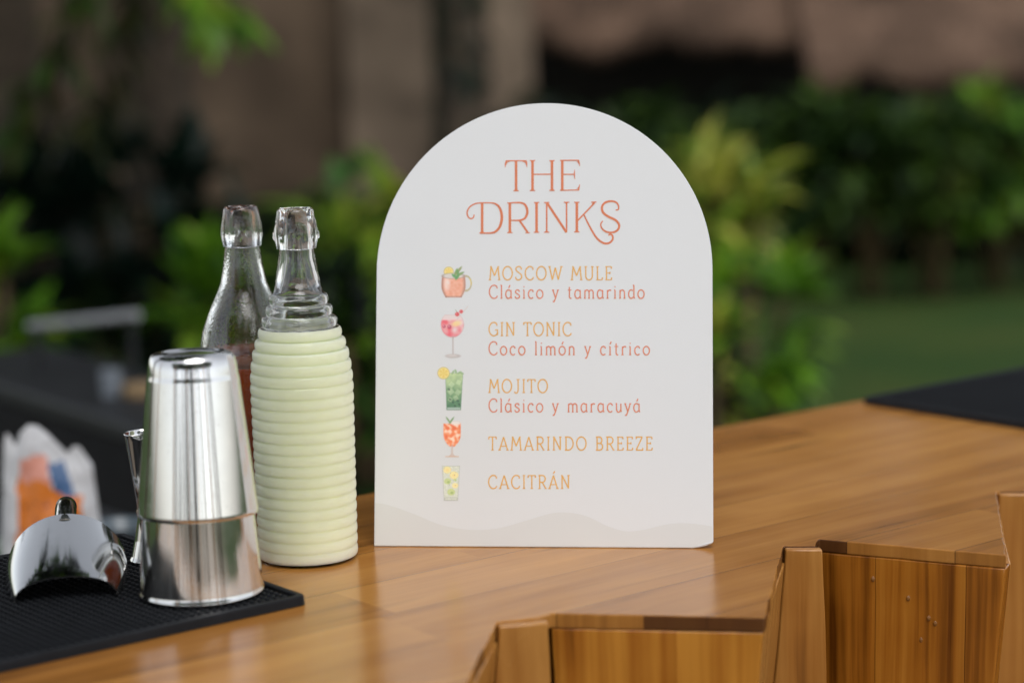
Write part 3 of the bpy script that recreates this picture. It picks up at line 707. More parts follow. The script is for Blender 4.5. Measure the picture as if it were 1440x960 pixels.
# --- watercolour drink pictures printed on the board
PAPER = (.788, .796, .801)
def lin(c): return tuple(((x/255)/12.92 if x <= 10 else (((x/255) + .055)/1.055)**2.4)*1.25 for x in c)
def sm(d, w_=1.0): return max(0.0, min(1.0, .5 - d/w_))     # d<0 inside
def ell(x, y, cx, cy, rx, ry, a=0):
    dx, dy = x - cx, y - cy
    if a: c, s = math.cos(R(a)), math.sin(R(a)); dx, dy = dx*c + dy*s, -dx*s + dy*c
    return (math.hypot(dx/rx, dy/ry) - 1)*min(rx, ry)
def seg(x, y, a, b, r):
    ax, ay = a; bx, by = b; t = max(0, min(1, ((x - ax)*(bx - ax) + (y - ay)*(by - ay))/((bx - ax)**2 + (by - ay)**2)))
    return math.hypot(x - ax - t*(bx - ax), y - ay - t*(by - ay)) - r
def nz(x, y, s, k=0): return noise.noise(Vector((x*s, y*s, k)))
def lay(c, col, a):
    col = lin(col); return tuple(p + (q - p)*a for p, q in zip(c, col))
def lemon_slice(c, x, y, cx, cy, r):
    d = ell(x, y, cx, cy, r, r); c = lay(c, (196, 168, 66), sm(d)*.95); c = lay(c, (240, 222, 150), sm(d + 1.0)*.9)
    a = math.atan2(y - cy, x - cx); q = abs(math.sin(a*3))
    return lay(c, (222, 192, 84), sm(d + 1.9)*(.35 + .6*q))
def leaf(c, x, y, cx, cy, l_, w_, a, col): return lay(c, col, sm(ell(x, y, cx, cy, l_, w_, a), .8)*.9)
def mug(x, y):
    c = PAPER
    c = lay(c, (176, 160, 112), sm(abs(ell(x, y, 655.5, 399, 7.2, 10.2)) - .9, .8)*.9*(x > 652)); c = lay(c, (214, 190, 90), sm(abs(ell(x, y, 655.5, 399, 7.0, 10)) - .8)*.8*(x > 659 and 392 < y < 402))
    c = lemon_slice(c, x, y, 631, 382.5, 7)
    f = (y - 388)/30; hw_ = 15.3 + 1.6*math.sin(PI*max(0, min(1, f*.9 + .1))) - 6.2*max(0, f - .55)**1.5*2
    cx = 637.8; d = max(abs(x - cx) - hw_, 387.5 - y, y - 418.6)
    if y > 386:
        c = lay(c, (226, 152, 122), sm(d)); e = abs(x - cx)/max(hw_, 1)
        c = lay(c, (238, 222, 216), sm(d)*sm(ell(x, y, 628.5, 399, 4.2, 9), 4)*.8); c = lay(c, (236, 182, 156), sm(d)*max(0, .5 + nz(x, y, .25))*.55)
        c = lay(c, (138, 98, 88), sm(d)*max(0, e - .72)/.28*.75); c = lay(c, (120, 84, 78), sm(d)*sm(417.2 - y, 1.5)*.6)
    c = lay(c, (206, 202, 196), sm(ell(x, y, 637.5, 388.5, 15.2, 3.6))*.9); c = lay(c, (150, 132, 122), sm(abs(ell(x, y, 637.5, 388.6, 15.2, 3.8)) - .4, .8)*.7)
    for cx_, cy_, a, s_ in ((641, 384, -70, 8), (645, 381, -52, 9), (647, 386, -28, 8), (639, 389, 40, 6), (643, 390, 120, 6), (644, 385, -100, 7)):
        c = leaf(c, x, y, cx_, cy_, s_*.8, 1.9, a, (96 + (s_ - 7)*20, 148, 78))
    return c
def goblet(x, y):
    c = PAPER
    d = max(ell(x, y, 636.2, 457, 16, 17.5), 443.5 - y)
    c = lay(c, (232, 196, 194), sm(d)*.75)
    c = lay(c, (226, 92, 104), sm(d)*sm(450.5 - y, 2)*max(0, min(1, .52 + .75*nz(x, y, .14, 3) + .3*((636 - x)/16))))
    c = lay(c, (238, 205, 130), sm(ell(x, y, 642, 455.5, 6.5, 3.6, -15), 3)*.8*sm(d)); c = lay(c, (226, 80, 96), sm(d)*sm(468 - y, 6)*.6)
    for q in ((632, 460, 3.0), (624.5, 459.5, 2.4)): c = lay(c, (188, 44, 84), sm(ell(x, y, q[0], q[1], q[2], q[2]))*.85); c = lay(c, (240, 160, 180), sm(ell(x, y, q[0] - .6, q[1] - .8, .9, .9))*.7)
    c = lay(c, (206, 150, 152), sm(abs(d) - .4, .8)*.6); c = lay(c, (214, 206, 202), sm(ell(x, y, 636, 446, 14, 2.4), 1.5)*.6)
    c = lay(c, (176, 160, 158), sm(max(abs(x - 637 - (y - 485)*.01) - (1.0 + .9*max(0, (478 - y)/5)), 473.5 - y, y - 498.5), .9)*.75)
    c = lay(c, (178, 168, 164), sm(ell(x, y, 637, 501, 11, 2.9))*.8); c = lay(c, (206, 198, 194), sm(ell(x, y, 636, 500.4, 7, 1.5))*.7)
    c = lay(c, (206, 196, 192), sm(seg(x, y, (643, 449), (658, 431.5), .7), .8)*.9)
    for q in ((643, 442.3, 3.1), (648.5, 438.6, 2.7)): c = lay(c, (206, 52, 58), sm(ell(x, y, q[0], q[1], q[2], q[2]))*.95); c = lay(c, (240, 150, 150), sm(ell(x, y, q[0] - 1, q[1] - 1, .8, .8))*.6)
    return lay(c, (110, 120, 70), sm(seg(x, y, (640.5, 436.3), (643, 439.5), .35), .7)*.8)
def mojito(x, y):
    c = PAPER; f = (y - 526)/50; hw_ = 12.3 - 2.4*f; cx = 638.7 - .6*f; d = max(abs(x - cx) - hw_, 525 - y, y - 576.6)
    a = (186, 204, 150); b = (58, 112, 74); k = max(0, min(1, f*1.05 + .25*nz(x, y, .15, 7)))
    col = tuple(p + (q - p)*k for p, q in zip(a, b)); c = lay(c, col, sm(d))
    for cx_, cy_, r_, an in ((635, 541, 4.6, 40), (645, 538, 4.4, 20), (634, 551, 5, 50), (644, 552, 4.5, 35), (641, 560, 4, 60), (633.5, 562, 3.4, 30)):
        q = max(abs((x - cx_)*math.cos(R(an)) + (y - cy_)*math.sin(R(an))), abs(-(x - cx_)*math.sin(R(an)) + (y - cy_)*math.cos(R(an)))) - r_*.8
        c = lay(c, (206, 222, 180), sm(q, 1.6)*sm(d)*.55*(1 - .5*k)); c = lay(c, (120, 160, 96), sm(abs(q) - .3, .8)*sm(d)*.4)
    for cx_, cy_ in ((633, 562), (637, 566), (644, 564), (640, 571), (631.5, 548), (646, 569)): c = lay(c, (26, 70, 46), sm(ell(x, y, cx_, cy_, 1.9, 1.4, 30))*.75*sm(d))
    c = lay(c, (96, 130, 100), sm(abs(d) - .4, .8)*.55); c = lay(c, (196, 210, 204), sm(max(abs(x - cx) - hw_ + .8, 573.3 - y, y - 576))*.6)
    for cx_, cy_, a_ in ((637, 524, -60), (641, 522.8, -110), (646, 524.5, -30), (649, 525, 20)): c = leaf(c, x, y, cx_, cy_, 3.4, 1.5, a_, (140, 170, 120))
    return lemon_slice(c, x, y, 623.8, 525, 8.6)
def spritz(x, y):
    c = PAPER; f = (y - 597)/30; hw_ = 12 if f < .45 else 12*max(0, 1 - ((f - .45)/.68)**2.2); cx = 635.8; d = max(abs(x - cx) - hw_, 596 - y, y - 628)
    c = lay(c, (240, 136, 76), sm(d)); k = nz(x, y, .2, 11); c = lay(c, (250, 214, 190), sm(d)*max(0, min(1, k*2.2 + .1))*.85); c = lay(c, (226, 88, 40), sm(d)*max(0, min(1, -k*2.2))*.75)
    c = lay(c, (222, 150, 110), sm(abs(d) - .4, .8)*.5)
    c = lay(c, (196, 172, 160), sm(max(abs(x - cx) - (1.3 + 8*max(0, (y - 636)/8)**2.2), 626 - y, y - 642.5))*.75); c = lay(c, (206, 160, 120), sm(max(abs(x - cx) - 9.5, 641.2 - y, y - 643))*.55)
    c = lay(c, (230, 224, 216), sm(ell(x, y, 641, 595.5, 7, 3))*.7); c = lay(c, (222, 170, 150), sm(abs(ell(x, y, 641, 595.5, 6.5, 2.8)) - .3, .8)*.5)
    c = leaf(c, x, y, 630.5, 591, 5.5, 1.3, 55, (120, 152, 92)); return leaf(c, x, y, 635, 591.5, 6, 1.3, -55, (110, 146, 88))
def tall(x, y):
    c = PAPER; f = (y - 656)/48; hw_ = 12.2 - 2.6*f; cx = 634.2; d = max(abs(x - cx) - hw_, 655.5 - y, y - 703.8)
    c = lay(c, (206, 210, 190), sm(d)*.85); c = lay(c, (232, 232, 222), sm(d)*max(0, nz(x, y, .3, 5))*.9)
    for cx_, cy_, r_ in ((629, 661, 5.5), (638.5, 668.5, 6), (640, 683, 4.2)): c = lay(c, (238, 216, 128), sm(ell(x, y, cx_, cy_, r_, r_*.9))*.85*sm(d)); c = lay(c, (246, 234, 180), sm(abs(ell(x, y, cx_, cy_, r_*.65, r_*.6)) - .5)*.7*sm(d))
    for cx_, cy_, r_ in ((629.5, 677, 5), (634.5, 692, 5.5), (640, 675, 2)): c = lay(c, (190, 204, 116), sm(ell(x, y, cx_, cy_, r_, r_*.85))*.8*sm(d)); c = lay(c, (140, 170, 84), sm(ell(x, y, cx_ + 1, cy_ + 1, r_*.4, r_*.3))*.7*sm(d))
    q = nz(x, y, .55, 9); c = lay(c, (146, 150, 130), sm(d)*max(0, q - .3)*1.4)
    c = lay(c, (170, 172, 162), sm(abs(d) - .5, .8)*.6); return lay(c, (150, 152, 146), sm(abs(max(abs(x - cx) - hw_ + 1, 700 - y, y - 703)) - .6, 1)*.5)
def picture(fn, name, x0, y0, x1, y1, st=.5):
    mb = MB(); nx, ny = int((x1 - x0)/st), int((y1 - y0)/st); idx = {}
    def vid(i, j):
        if (i, j) not in idx: s, t = art(x0 + i*st, y0 + j*st); idx[(i, j)] = mb.vert((s, -.00014, t))
        return idx[(i, j)]
    for i in range(nx):
        for j in range(ny):
            c = fn(x0 + (i + .5)*st, y0 + (j + .5)*st); c = tuple(p_ + (q_ - p_)*.9 for p_, q_ in zip(PAPER, c))
            if max(abs(a - b) for a, b in zip(c, PAPER)) < .012: continue
            mb.face((vid(i, j), vid(i, j+1), vid(i+1, j+1), vid(i+1, j)), c)
    mb.build(name, M['print'], sign)
picture(mug, 'mug_picture', 615, 370, 668, 423)
picture(goblet, 'goblet_picture', 614, 428, 662, 506)
picture(mojito, 'highball_picture', 612, 513, 656, 580)
picture(spritz, 'stemmed_glass_picture', 618, 584, 654, 646)
picture(tall, 'tumbler_picture', 618, 652, 652, 707)

# ------------------------------------------------------------------ behind the bar
wt = tag(empty('work_table', (-.9, 2.75, .2)), 'black covered work table standing close behind the counter', 'table')
ang = R(39); TZ = 1.10
MW = Matrix.Translation((-.80, 2.60, 0)) @ Matrix.Rotation(ang, 4, 'Z')
mb = MB(); mb.box((-.62, -.22, TZ - .03), (.42, .30, TZ), MW); o = mb.build('table_top', M['black_top']); o.parent = wt; o.matrix_parent_inverse = wt.matrix_world.inverted() if False else Matrix.Translation((.9, -2.75, -.2))
mb = MB()
mb.box((-.61, -.21, .2), (.41, .29, TZ - .0305), MW)
o = mb.build('table_skirt', M['black_cloth']); o.parent = wt; o.matrix_parent_inverse = Matrix.Translation((.9, -2.75, -.2))

# black serving cart further back
cz = 1.08
def onplane(px, py, z):
    d = at(px, py, 1) - EYE; return EYE + d*((z - EYE.z)/d.z)
cA = onplane(207, 606, cz); cB = onplane(0, 540, cz); ed = (cB - cA).normalized(); pd = Vector((-ed.y, ed.x, 0))
if pd.y < 0: pd = -pd
cart = tag(empty('serving_cart', (cA.x, cA.y, .2)), 'black draped serving cart with a pale push bar, out of focus behind the jigger', 'cart')
Q = [cA, cA + ed*1.15, cA + ed*1.15 + pd*.30, cA + pd*.30]
def cp(o): o.parent = cart; o.matrix_parent_inverse = Matrix.Translation((-cA.x, -cA.y, -.2)); return o
mb = MB(); mb.prism([(p.x, p.y, cz - .035) for p in Q], [(p.x, p.y, cz) for p in Q]); cp(bevel(mb.build('cart_top', M['black_top']), .008, 3))
ins = sum(Q, Vector())/4
mb = MB(); q2 = [ins + (p - ins)*.97 for p in Q]; mb.prism([(p.x, p.y, .2) for p in q2], [(p.x, p.y, cz - .036) for p in q2]); cp(mb.build('cart_skirt', M['black_cloth']))
h0, h1 = at(42, 459, 4.45), at(194, 443, 4.35)
mb = MB(); mb.tube([h0, h1], .0100, 16); cp(mb.build('push_bar', M['grey_rod'], None, 40))
for h in (h0.lerp(h1, .06), h0.lerp(h1, .94)):
    mb = MB(); mb.tube([(h.x, h.y, cz - .01), h - Vector((0, 0, .011))], .008, 12); cp(mb.build('bar_post', M['black_top'], None, 40))
p = onplane(157, 556, cz)
tm = tag(empty('plastic_tumbler', (p.x, p.y, cz + .0005)), 'small frosted tumbler standing on the black cart', 'tumbler')
mb = MB(); mb.lathe([(0, 0), (.018, 0), (.022, .05), (.0212, .05), (.0175, .002), (0, .002)], 28); mb.build('tumbler_body', M['tumbler'], tm, 40)
p = onplane(196, 556, cz)
ck = tag(empty('cork_coaster', (p.x, p.y, cz + .0005)), 'small tan brown cork block on the cart beside the tumbler', 'coaster')
mb = MB(); mb.lathe([(0, 0), (.030, 0), (.032, .002), (.032, .02), (.030, .022), (0, .022)], 28); mb.build('coaster_body', M['cork'], ck, 40)

# snack bag
def bag_mat():
    m, t, p = mat('printed_white_bag'); a = N(t, 'ShaderNodeVertexColor', layer_name='col'); tc = N(t, 'ShaderNodeTexCoord')
    n = N(t, 'ShaderNodeTexNoise', Scale=40.0, Detail=4.0); L(t, tc.outputs['Object'], n.inputs['Vector'])
    L(t, a.outputs[0], p.inputs['Base Color']); p.inputs['Roughness'].default_value = .38; bump(t, p, n.outputs[0], .5, .01); return m
bp0 = at(75, 790, 2.62); bagz = TZ + .0005
bag = tag(empty('snack_bag', (bp0.x, bp0.y, bagz), (R(-4), 0, R(10))), 'crumpled white bag with orange and blue print standing behind the scoop', 'bag')
mb = MB(); nu, nv = 40, 44; BW, BH = .060, .194
def edge_top(u):   # ragged torn top
    pts = [(-1, .86), (-.92, .96), (-.82, .93), (-.72, .86), (-.60, .95), (-.40, 1.0), (-.18, .985), (.05, .93), (.30, .85), (.45, .80), (.60, .845), (.74, .84), (.84, .79), (1, .72)]
    for (a, b), (c, d) in zip(pts, pts[1:]):
        if u <= c: return b + (d - b)*(u - a)/(c - a)
    return .72
W1, OR, BL, DK, PK = (.60, .60, .61), (.68, .19, .02), (.06, .13, .27), (.30, .06, .02), (.70, .30, .22)
def bag_col(u, f):
    k = noise.noise(Vector((u*3, f*6, 2)))*.06
    def inr(x0, x1, y0, y1): return x0 + k < u < x1 + k and y0 + k*.5 < f < y1 + k*.5
    l = -.60 + .0*f
    if f < .60 - .13*u + k and -.66 + k < u < .68 + k:
        q = noise.noise(Vector((u*9, f*26, 5)))
        return DK if q > .36 and .18 < f < .52 else OR
    if f < .80 + k and -.58 + k*2 < u < .02 + k*2: return PK
    if .46 < f < .76 + k and .02 + (.7 - f)*.9 < u < .40 + (.7 - f)*.9: return BL
    return W1
ids = {}
for side in (0, 1):
    for i in range(nu + 1):
        u = -1 + 2*i/nu
        for j in range(nv + 1):
            f = j/nv; z = BH*f*edge_top(u)
            hw_ = BW*(1.0 + .10*(1 - f) - .10*f); fl = max(0, 1 - u*u)**.5
            th_ = (.030*(1 - f)**.7 + .004)*fl*(1 + .3*noise.noise(Vector((u*2.2, f*4, side))))
            y = (-th_ if side == 0 else th_) + .006*noise.noise(Vector((u*3, f*5, 9)))*f
            ids[side, i, j] = mb.vert((u*hw_ + .010*f*0, y, z))
    for i in range(nu):
        for j in range(nv):
            q = (ids[side, i, j], ids[side, i+1, j], ids[side, i+1, j+1], ids[side, i, j+1])
            mb.face(q if side == 0 else q[::-1], bag_col(-1 + 2*(i + .5)/nu, (j + .5)/nv*edge_top(-1 + 2*(i + .5)/nu)) if side == 0 else W1)
mb.build('bag_body', bag_mat(), bag, True)

p = onplane(172, 738, TZ + .05)
bw = tag(empty('smoky_bowl', (p.x, p.y, TZ + .0005)), 'smoky grey plastic bowl just behind the mat beside the jigger', 'bowl')
mb = MB(); mb.lathe([(0, 0), (.022, 0), (.030, .012), (.038, .045), (.041, .050), (.041, .052), (.039, .0525), (.036, .050), (.028, .014), (.02, .004), (0, .004)], 40); mb.build('bowl_body', M['bowl'], bw, 50)
p = onplane(6, 765, TZ + .04)
ds = tag(empty('green_dish', (p.x, p.y, TZ + .0005)), 'pale green dish at the left edge, in front of the bag', 'dish')
mb = MB(); mb.lathe([(0, 0), (.022, 0), (.028, .012), (.033, .036), (.035, .040), (.034, .0415), (.031, .038), (.025, .012), (0, .004)], 40); mb.build('dish_body', M['dish'], ds, 50)

# ------------------------------------------------------------------ garden
def leaf_mat(name, rough=.42, tr=.4):
    m, t, p = mat(name); a = N(t, 'ShaderNodeVertexColor', layer_name='col')
    L(t, a.outputs[0], p.inputs['Base Color']); p.inputs['Roughness'].default_value = rough; p.inputs['Specular IOR Level'].default_value = .35
    tl = N(t, 'ShaderNodeBsdfTranslucent'); mx = N(t, 'ShaderNodeMixShader'); mx.inputs[0].default_value = tr
    L(t, a.outputs[0], tl.inputs[0]); out = t.nodes['Material Output']
    L(t, p.outputs[0], mx.inputs[1]); L(t, tl.outputs[0], mx.inputs[2]); L(t, mx.outputs[0], out.inputs[0]); return m
LEAF = leaf_mat('leaf')
BARK = simple('bark', (.10, .075, .055), .9, spec=.15, vary=.4, vscale=18, bmp=.8, bscale=30)
STEM = simple('green_brown_stem', (.11, .075, .035), .75, spec=.25, vary=.35, vscale=12)

def add_leaf(mb, base, d, length, width, droop, col, up=Vector((0, 0, 1))):
    d = d.normalized(); side = d.cross(up)
    if side.length < .05: side = d.cross(Vector((1, 0, 0)))
    side.normalize(); side = (side + up*rnd.uniform(-.35, .35)).normalized()
    p = []; pos = Vector(base); dd = d.copy(); seg_ = length/4
    for k in range(5):
        p.append(pos.copy()); pos = pos + dd*seg_; dd = (dd - up*droop*.25).normalized()
    ws = [.10, .85, 1.0, .65, 0]
    rows = []
    for q, wk in zip(p, ws):
        if wk == 0: rows.append([mb.vert(q)])
        else: rows.append([mb.vert(q + side*width*.5*wk), mb.vert(q - side*width*.5*wk)])
    j = 1 + rnd.uniform(-.22, .22); c = tuple(x*j for x in col)
    for a, b in zip(rows, rows[1:]):
        if len(b) == 2: mb.face((a[0], a[1], b[1], b[0]), c)
        else: mb.face((a[0], a[1], b[0]), c)

def pick(cols): return cols[rnd.randrange(len(cols))]
def rdir(zmin=-1, zmax=1):
    a = rnd.uniform(0, 2*PI); z = rnd.uniform(zmin, zmax); r = math.sqrt(1 - z*z); return Vector((r*math.cos(a), r*math.sin(a), z))

def bush(name, x, y, z0, zc_, rx, rz, nleaf, ll, lw, cols, label, cat='plant', group=None, droop=.8, stems=6, ground=.03):
    root = tag(empty(name, (x, y, ground)), label, cat, group)
    mb = MB()
    for k in range(stems):
        a = rnd.uniform(0, 2*PI); r = rnd.uniform(0, .25)*rx; e = rdir(.1, .9)
        top = Vector((e.x*rx*.6, e.y*rx*.6, zc_ - ground + e.z*rz*.5))
        b = Vector((r*math.cos(a), r*math.sin(a), 0))
        mb.tube([b, b.lerp(top, .5) + Vector((rnd.uniform(-.04, .04), rnd.uniform(-.04, .04), 0)), top], [.014, .011, .006], 6)
    mb.build('stem', STEM, root, True)
    mb = MB()
    # leaf clumps inside an ellipsoid, uneven
    ncl = max(5, nleaf//9)
    for c in range(ncl):
        e = rdir(-.9, 1); rad = rnd.uniform(.35, 1.0)**.6
        ctr = Vector((e.x*rx*rad, e.y*rx*rad, zc_ - ground + e.z*rz*rad))
        if ctr.z < z0 - ground: ctr.z = z0 - ground + rnd.uniform(0, .1)
        base = pick(cols)
        for k in range(nleaf//ncl):
            d = (rdir(-.5, .9) + e*.7 + Vector((0, 0, .25)))
            add_leaf(mb, ctr + rdir()*ll*.12, d, ll*rnd.uniform(.65, 1.2), lw*rnd.uniform(.7, 1.2), droop*rnd.uniform(.5, 1.5), base if rnd.random() < .7 else pick(cols))
    mb.build('foliage', LEAF, root, True)
    return root

def rosette(name, x, y, heads, ll, lw, cols, nper, label, group=None, ground=.03):
    root = tag(empty(name, (x, y, ground)), label, 'plant', group)
    mb = MB(); lf = MB()
    for hx, hy, hz in heads:
        b = Vector((hx*.3, hy*.3, 0)); t_ = Vector((hx, hy, hz - ground))
        mb.tube([b, b.lerp(t_, .5) + Vector((.01, 0, 0)), t_], [.02, .016, .012], 7)
        for k in range(nper):
            d = rdir(-.1, .98)
            add_leaf(lf, t_ + Vector((0, 0, rnd.uniform(-.16, .03))), d, ll*rnd.uniform(.7, 1.15), lw*rnd.uniform(.7, 1.2), rnd.uniform(.4, 1.5), pick(cols))
    mb.build('stem', STEM, root, True); lf.build('foliage', LEAF, root, True); return root

YG = [(.44, .47, .06), (.32, .42, .04), (.56, .55, .12), (.16, .26, .025)]
MG = [(.10, .24, .014), (.15, .32, .018), (.05, .13, .012), (.22, .36, .03)]
DG = [(.006, .016, .005), (.009, .022, .006), (.004, .010, .004), (.013, .026, .007)]  # greens darkened, deep shade of the planting put into the leaf colour
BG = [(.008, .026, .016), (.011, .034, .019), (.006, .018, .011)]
HG = [(.024, .056, .010), (.038, .080, .012), (.014, .034, .008), (.06, .112, .016)]
OL = [(.045, .052, .014), (.065, .072, .018), (.024, .03, .010)]

# right hedge, thirteen metres off, and lawn in front
HY = 13.5; k = 0
hl = ['leafy hedge shrub directly right of the sign edge', 'dark hedge shrub with thin bare stems, second from the sign', 'tall hedge shrub with drooping leaves in the middle of the row', 'broad hedge shrub with bright upper leaves', 'brightest hedge shrub under the low roof corner', 'hedge shrub cut by the right picture edge', 'hedge shrub hidden partly behind the sign top']
specs = [(905, 165, .34), (1000, 185, .36), (1075, 165, .36), (1150, 150, .36), (1225, 160, .40), (1310, 150, .40), (1395, 145, .44), (1470, 140, .42)]
lab = ['hedge shrub peeping out behind the arched top of the sign', 'dark green hedge shrub right beside the sign, behind the yellow plant', 'dark hedge shrub next to the right of the yellow green plant', 'hedge shrub with bare stems in the dark gap under the roof', 'mid green hedge shrub with hanging leaves below the notch in the roof', 'dense hedge shrub left of the brightest one', 'brightest yellow green hedge shrub under the low thatch corner', 'hedge shrub cut off by the right picture edge']
for (px, py, rx), lb in zip(specs, lab):
    c = at(px, py, HY + rnd.uniform(-.3, .3)); top = c.z
    bush('hedge_shrub', c.x, c.y, .55, top - .42, rx, .46, 330, .26, .085, HG if px != 1395 else MG + [(.16, .22, .03)], lb, 'shrub', 'shrubs in the garden hedge', 1.6, 9)
# dark leaf mass, added to stand for the shade behind the hedge
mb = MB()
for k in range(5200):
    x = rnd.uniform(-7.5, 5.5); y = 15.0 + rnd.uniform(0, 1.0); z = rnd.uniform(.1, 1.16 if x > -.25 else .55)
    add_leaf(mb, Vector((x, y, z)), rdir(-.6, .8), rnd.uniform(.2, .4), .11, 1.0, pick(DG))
tag(mb.build('dark_leaf_fill', LEAF, None, True), 'added mass of dark leaves standing for the shade behind the hedge', 'undergrowth', kind='stuff')

# plants just beyond the bar
c = at(1035, 225, 7.0)
rosette('yellow_croton', c.x, c.y, [(-.05, 0, c.z - .04), (-.11, .05, c.z), (.05, -.05, c.z - .12), (.0, .1, c.z - .18), (-.10, -.1, c.z - .24)], .215, .042, YG, 34, 'yellow green long leaved plant standing right behind the sign')
c = at(1060, 470, 6.6)
bush('leafy_plant', c.x, c.y, .25, c.z + .02, .20, .24, 260, .17, .05, MG, 'green leafy plant low on the right, between sign and lawn', 'plant', 'low garden plants', .9)
c = at(1010, 545, 6.2)
bush('leafy_plant', c.x - .05, c.y, .2, c.z, .16, .2, 120, .15, .045, DG + YG[:1], 'small dark plant at the foot of the sign edge on the lawn side', 'plant', 'low garden plants', .9)
c = at(520, 330, 7.2)
rosette('yellow_croton', c.x, c.y, [(0, 0, c.z), (.10, .05, c.z + .10), (-.10, .0, c.z + .02), (.05, -.1, c.z - .2), (.18, 0, c.z - .1)], .32, .05, MG + YG[:2], 32, 'bright green long leaved plant seen between the lemonade bottle and the sign')
c = at(482, 262, 7.6)
rosette('upright_plant', c.x, c.y, [(0, 0, c.z), (.03, .03, c.z - .2)], .24, .07, [(.05, .15, .02), (.03, .10, .014)], 12, 'plant with one fresh green upright leaf cluster above the lemonade bottle')
c = at(500, 560, 6.4)
bush('leafy_plant', c.x, c.y, .2, c.z + .05, .26, .36, 220, .2, .06, DG + MG[2:3], 'dark leafy plant low between the lemonade bottle and the sign', 'plant', 'low garden plants', .9)
c = at(285, 410, 6.2)
bush('leafy_plant', c.x, c.y, .25, c.z - .02, .13, .10, 90, .19, .055, MG, 'bright leafy plant behind the necks of the bottles', 'plant', 'low garden plants', .8)
c = at(400, 470, 6.6)
bush('leafy_plant', c.x, c.y, .25, c.z, .30, .24, 170, .24, .06, MG[:3] + DG[:2], 'green plant directly behind the lemonade bottle', 'plant', 'low garden plants', .8)
c = at(-2, 425, 5.9)
bush('leafy_plant', c.x - .02, c.y, .25, c.z, .11, .15, 90, .19, .05, MG[:2] + YG[1:2], 'bright leafy plant at the left picture edge above the cart', 'plant', 'low garden plants', .8)
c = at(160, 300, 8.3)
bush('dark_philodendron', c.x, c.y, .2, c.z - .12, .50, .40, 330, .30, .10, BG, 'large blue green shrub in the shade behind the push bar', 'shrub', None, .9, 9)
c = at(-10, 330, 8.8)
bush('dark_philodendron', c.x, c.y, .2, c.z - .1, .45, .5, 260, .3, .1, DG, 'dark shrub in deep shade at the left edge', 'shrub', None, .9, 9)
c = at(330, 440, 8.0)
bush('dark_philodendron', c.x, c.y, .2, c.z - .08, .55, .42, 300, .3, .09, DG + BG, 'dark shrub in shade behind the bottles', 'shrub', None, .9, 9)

# trees at the left: dark trunks with hanging fronds
def tree(name, x, y, h, tr, crown_c, crown_r, nleaf, ll, lw, cols, label, group=None, lean_=(0, 0), cat='tree'):
    root = tag(empty(name, (x, y, 0)), label, cat, group)
    mb = MB(); P = [(lean_[0]*f*f + .04*math.sin(f*7), lean_[1]*f*f, h*f) for f in (0, .15, .35, .6, .85, 1)]
    mb.tube(P, [tr*1.35, tr, tr*.9, tr*.8, tr*.6, tr*.35], 14)
    for k in range(7):
        a = rnd.uniform(0, 2*PI); f = rnd.uniform(.55, .95); b = Vector((lean_[0]*f*f, lean_[1]*f*f, h*f)); e = Vector((math.cos(a), math.sin(a), rnd.uniform(-.1, .7)))
        mb.tube([b, b + e*crown_r*.5, b + e*crown_r*.85 + Vector((0, 0, .1))], [tr*.4, tr*.25, tr*.1], 7)
    mb.build('trunk', BARK, root, True)
    mb = MB(); ncl = nleaf//14
    for c in range(ncl):
        e = rdir(-.8, 1); rad = rnd.uniform(.3, 1)**.5; ctr = Vector(crown_c) + Vector((e.x*crown_r*rad, e.y*crown_r*rad, e.z*crown_r*.62*rad)); base = pick(cols)
        for k in range(14):
            add_leaf(mb, ctr + rdir()*rnd.uniform(.05, .3), rdir(-.8, .5) + e*.4, ll*rnd.uniform(.6, 1.3), lw*rnd.uniform(.7, 1.2), rnd.uniform(.4, 1.6), base)
    mb.build('crown', LEAF, root, True); return root
c = at(215, 200, 9.6)
tree('shade_tree', c.x, c.y, 4.6, .17, (.1, 0, 4.0), 2.3, 2800, .3, .1, DG + OL, 'dark trunked shade tree rising left of the brown wall', 'shade trees at the left', (.1, 0))
c = at(20, 200, 8.6)
tree('shade_tree', c.x, c.y, 4.2, .14, (-.1, -.2, 3.7), 2.2, 2600, .3, .1, DG + OL, 'shade tree with olive hanging fronds at the far left', 'shade trees at the left')
# hanging branch ends in view
def branch(name, pts, nleaf, ll, lw, cols, label, droop=1.4):
    pts = [Vector(p) for p in pts]; root = tag(empty(name, pts[0]), label, 'branch'); mb = MB(); mb.tube([p - pts[0] for p in pts], [.02 - .014*i/(len(pts) - 1) for i in range(len(pts))], 7); mb.build('twig', BARK, root, True)
    mb = MB()
    for k in range(nleaf):
        f = rnd.uniform(.25, 1)*(len(pts) - 1.001); i = int(f); q = pts[i].lerp(pts[i+1], f - i) - pts[0]; t_ = (pts[i+1] - pts[i]).normalized()
        add_leaf(mb, q, t_*.6 + rdir(-.8, .4), ll*rnd.uniform(.7, 1.2), lw*rnd.uniform(.8, 1.2), droop*rnd.uniform(.5, 1.3), pick(cols))
    mb.build('foliage', LEAF, root, True); return root
branch('leafy_branch', [at(255, -260, 7.6), at(262, -120, 7.3), at(265, -50, 7.1), at(290, 0, 7.0), at(325, 28, 7.0)], 50, .22, .062, MG + YG[1:2], 'bright green leafy branch hanging from above over the brown wall')
branch('leafy_branch', [at(150, -260, 8.0), at(135, -90, 7.8), at(95, 40, 7.6), at(50, 130, 7.5), at(20, 190, 7.5)], 60, .24, .05, OL + MG[2:3], 'olive drooping branch in the dark upper left corner')
branch('leafy_branch', [at(220, -200, 8.4), at(190, -20, 8.2), at(150, 120, 8.1), at(110, 190, 8.0)], 40, .24, .05, OL, 'dim olive branch hanging before the dark trunk')

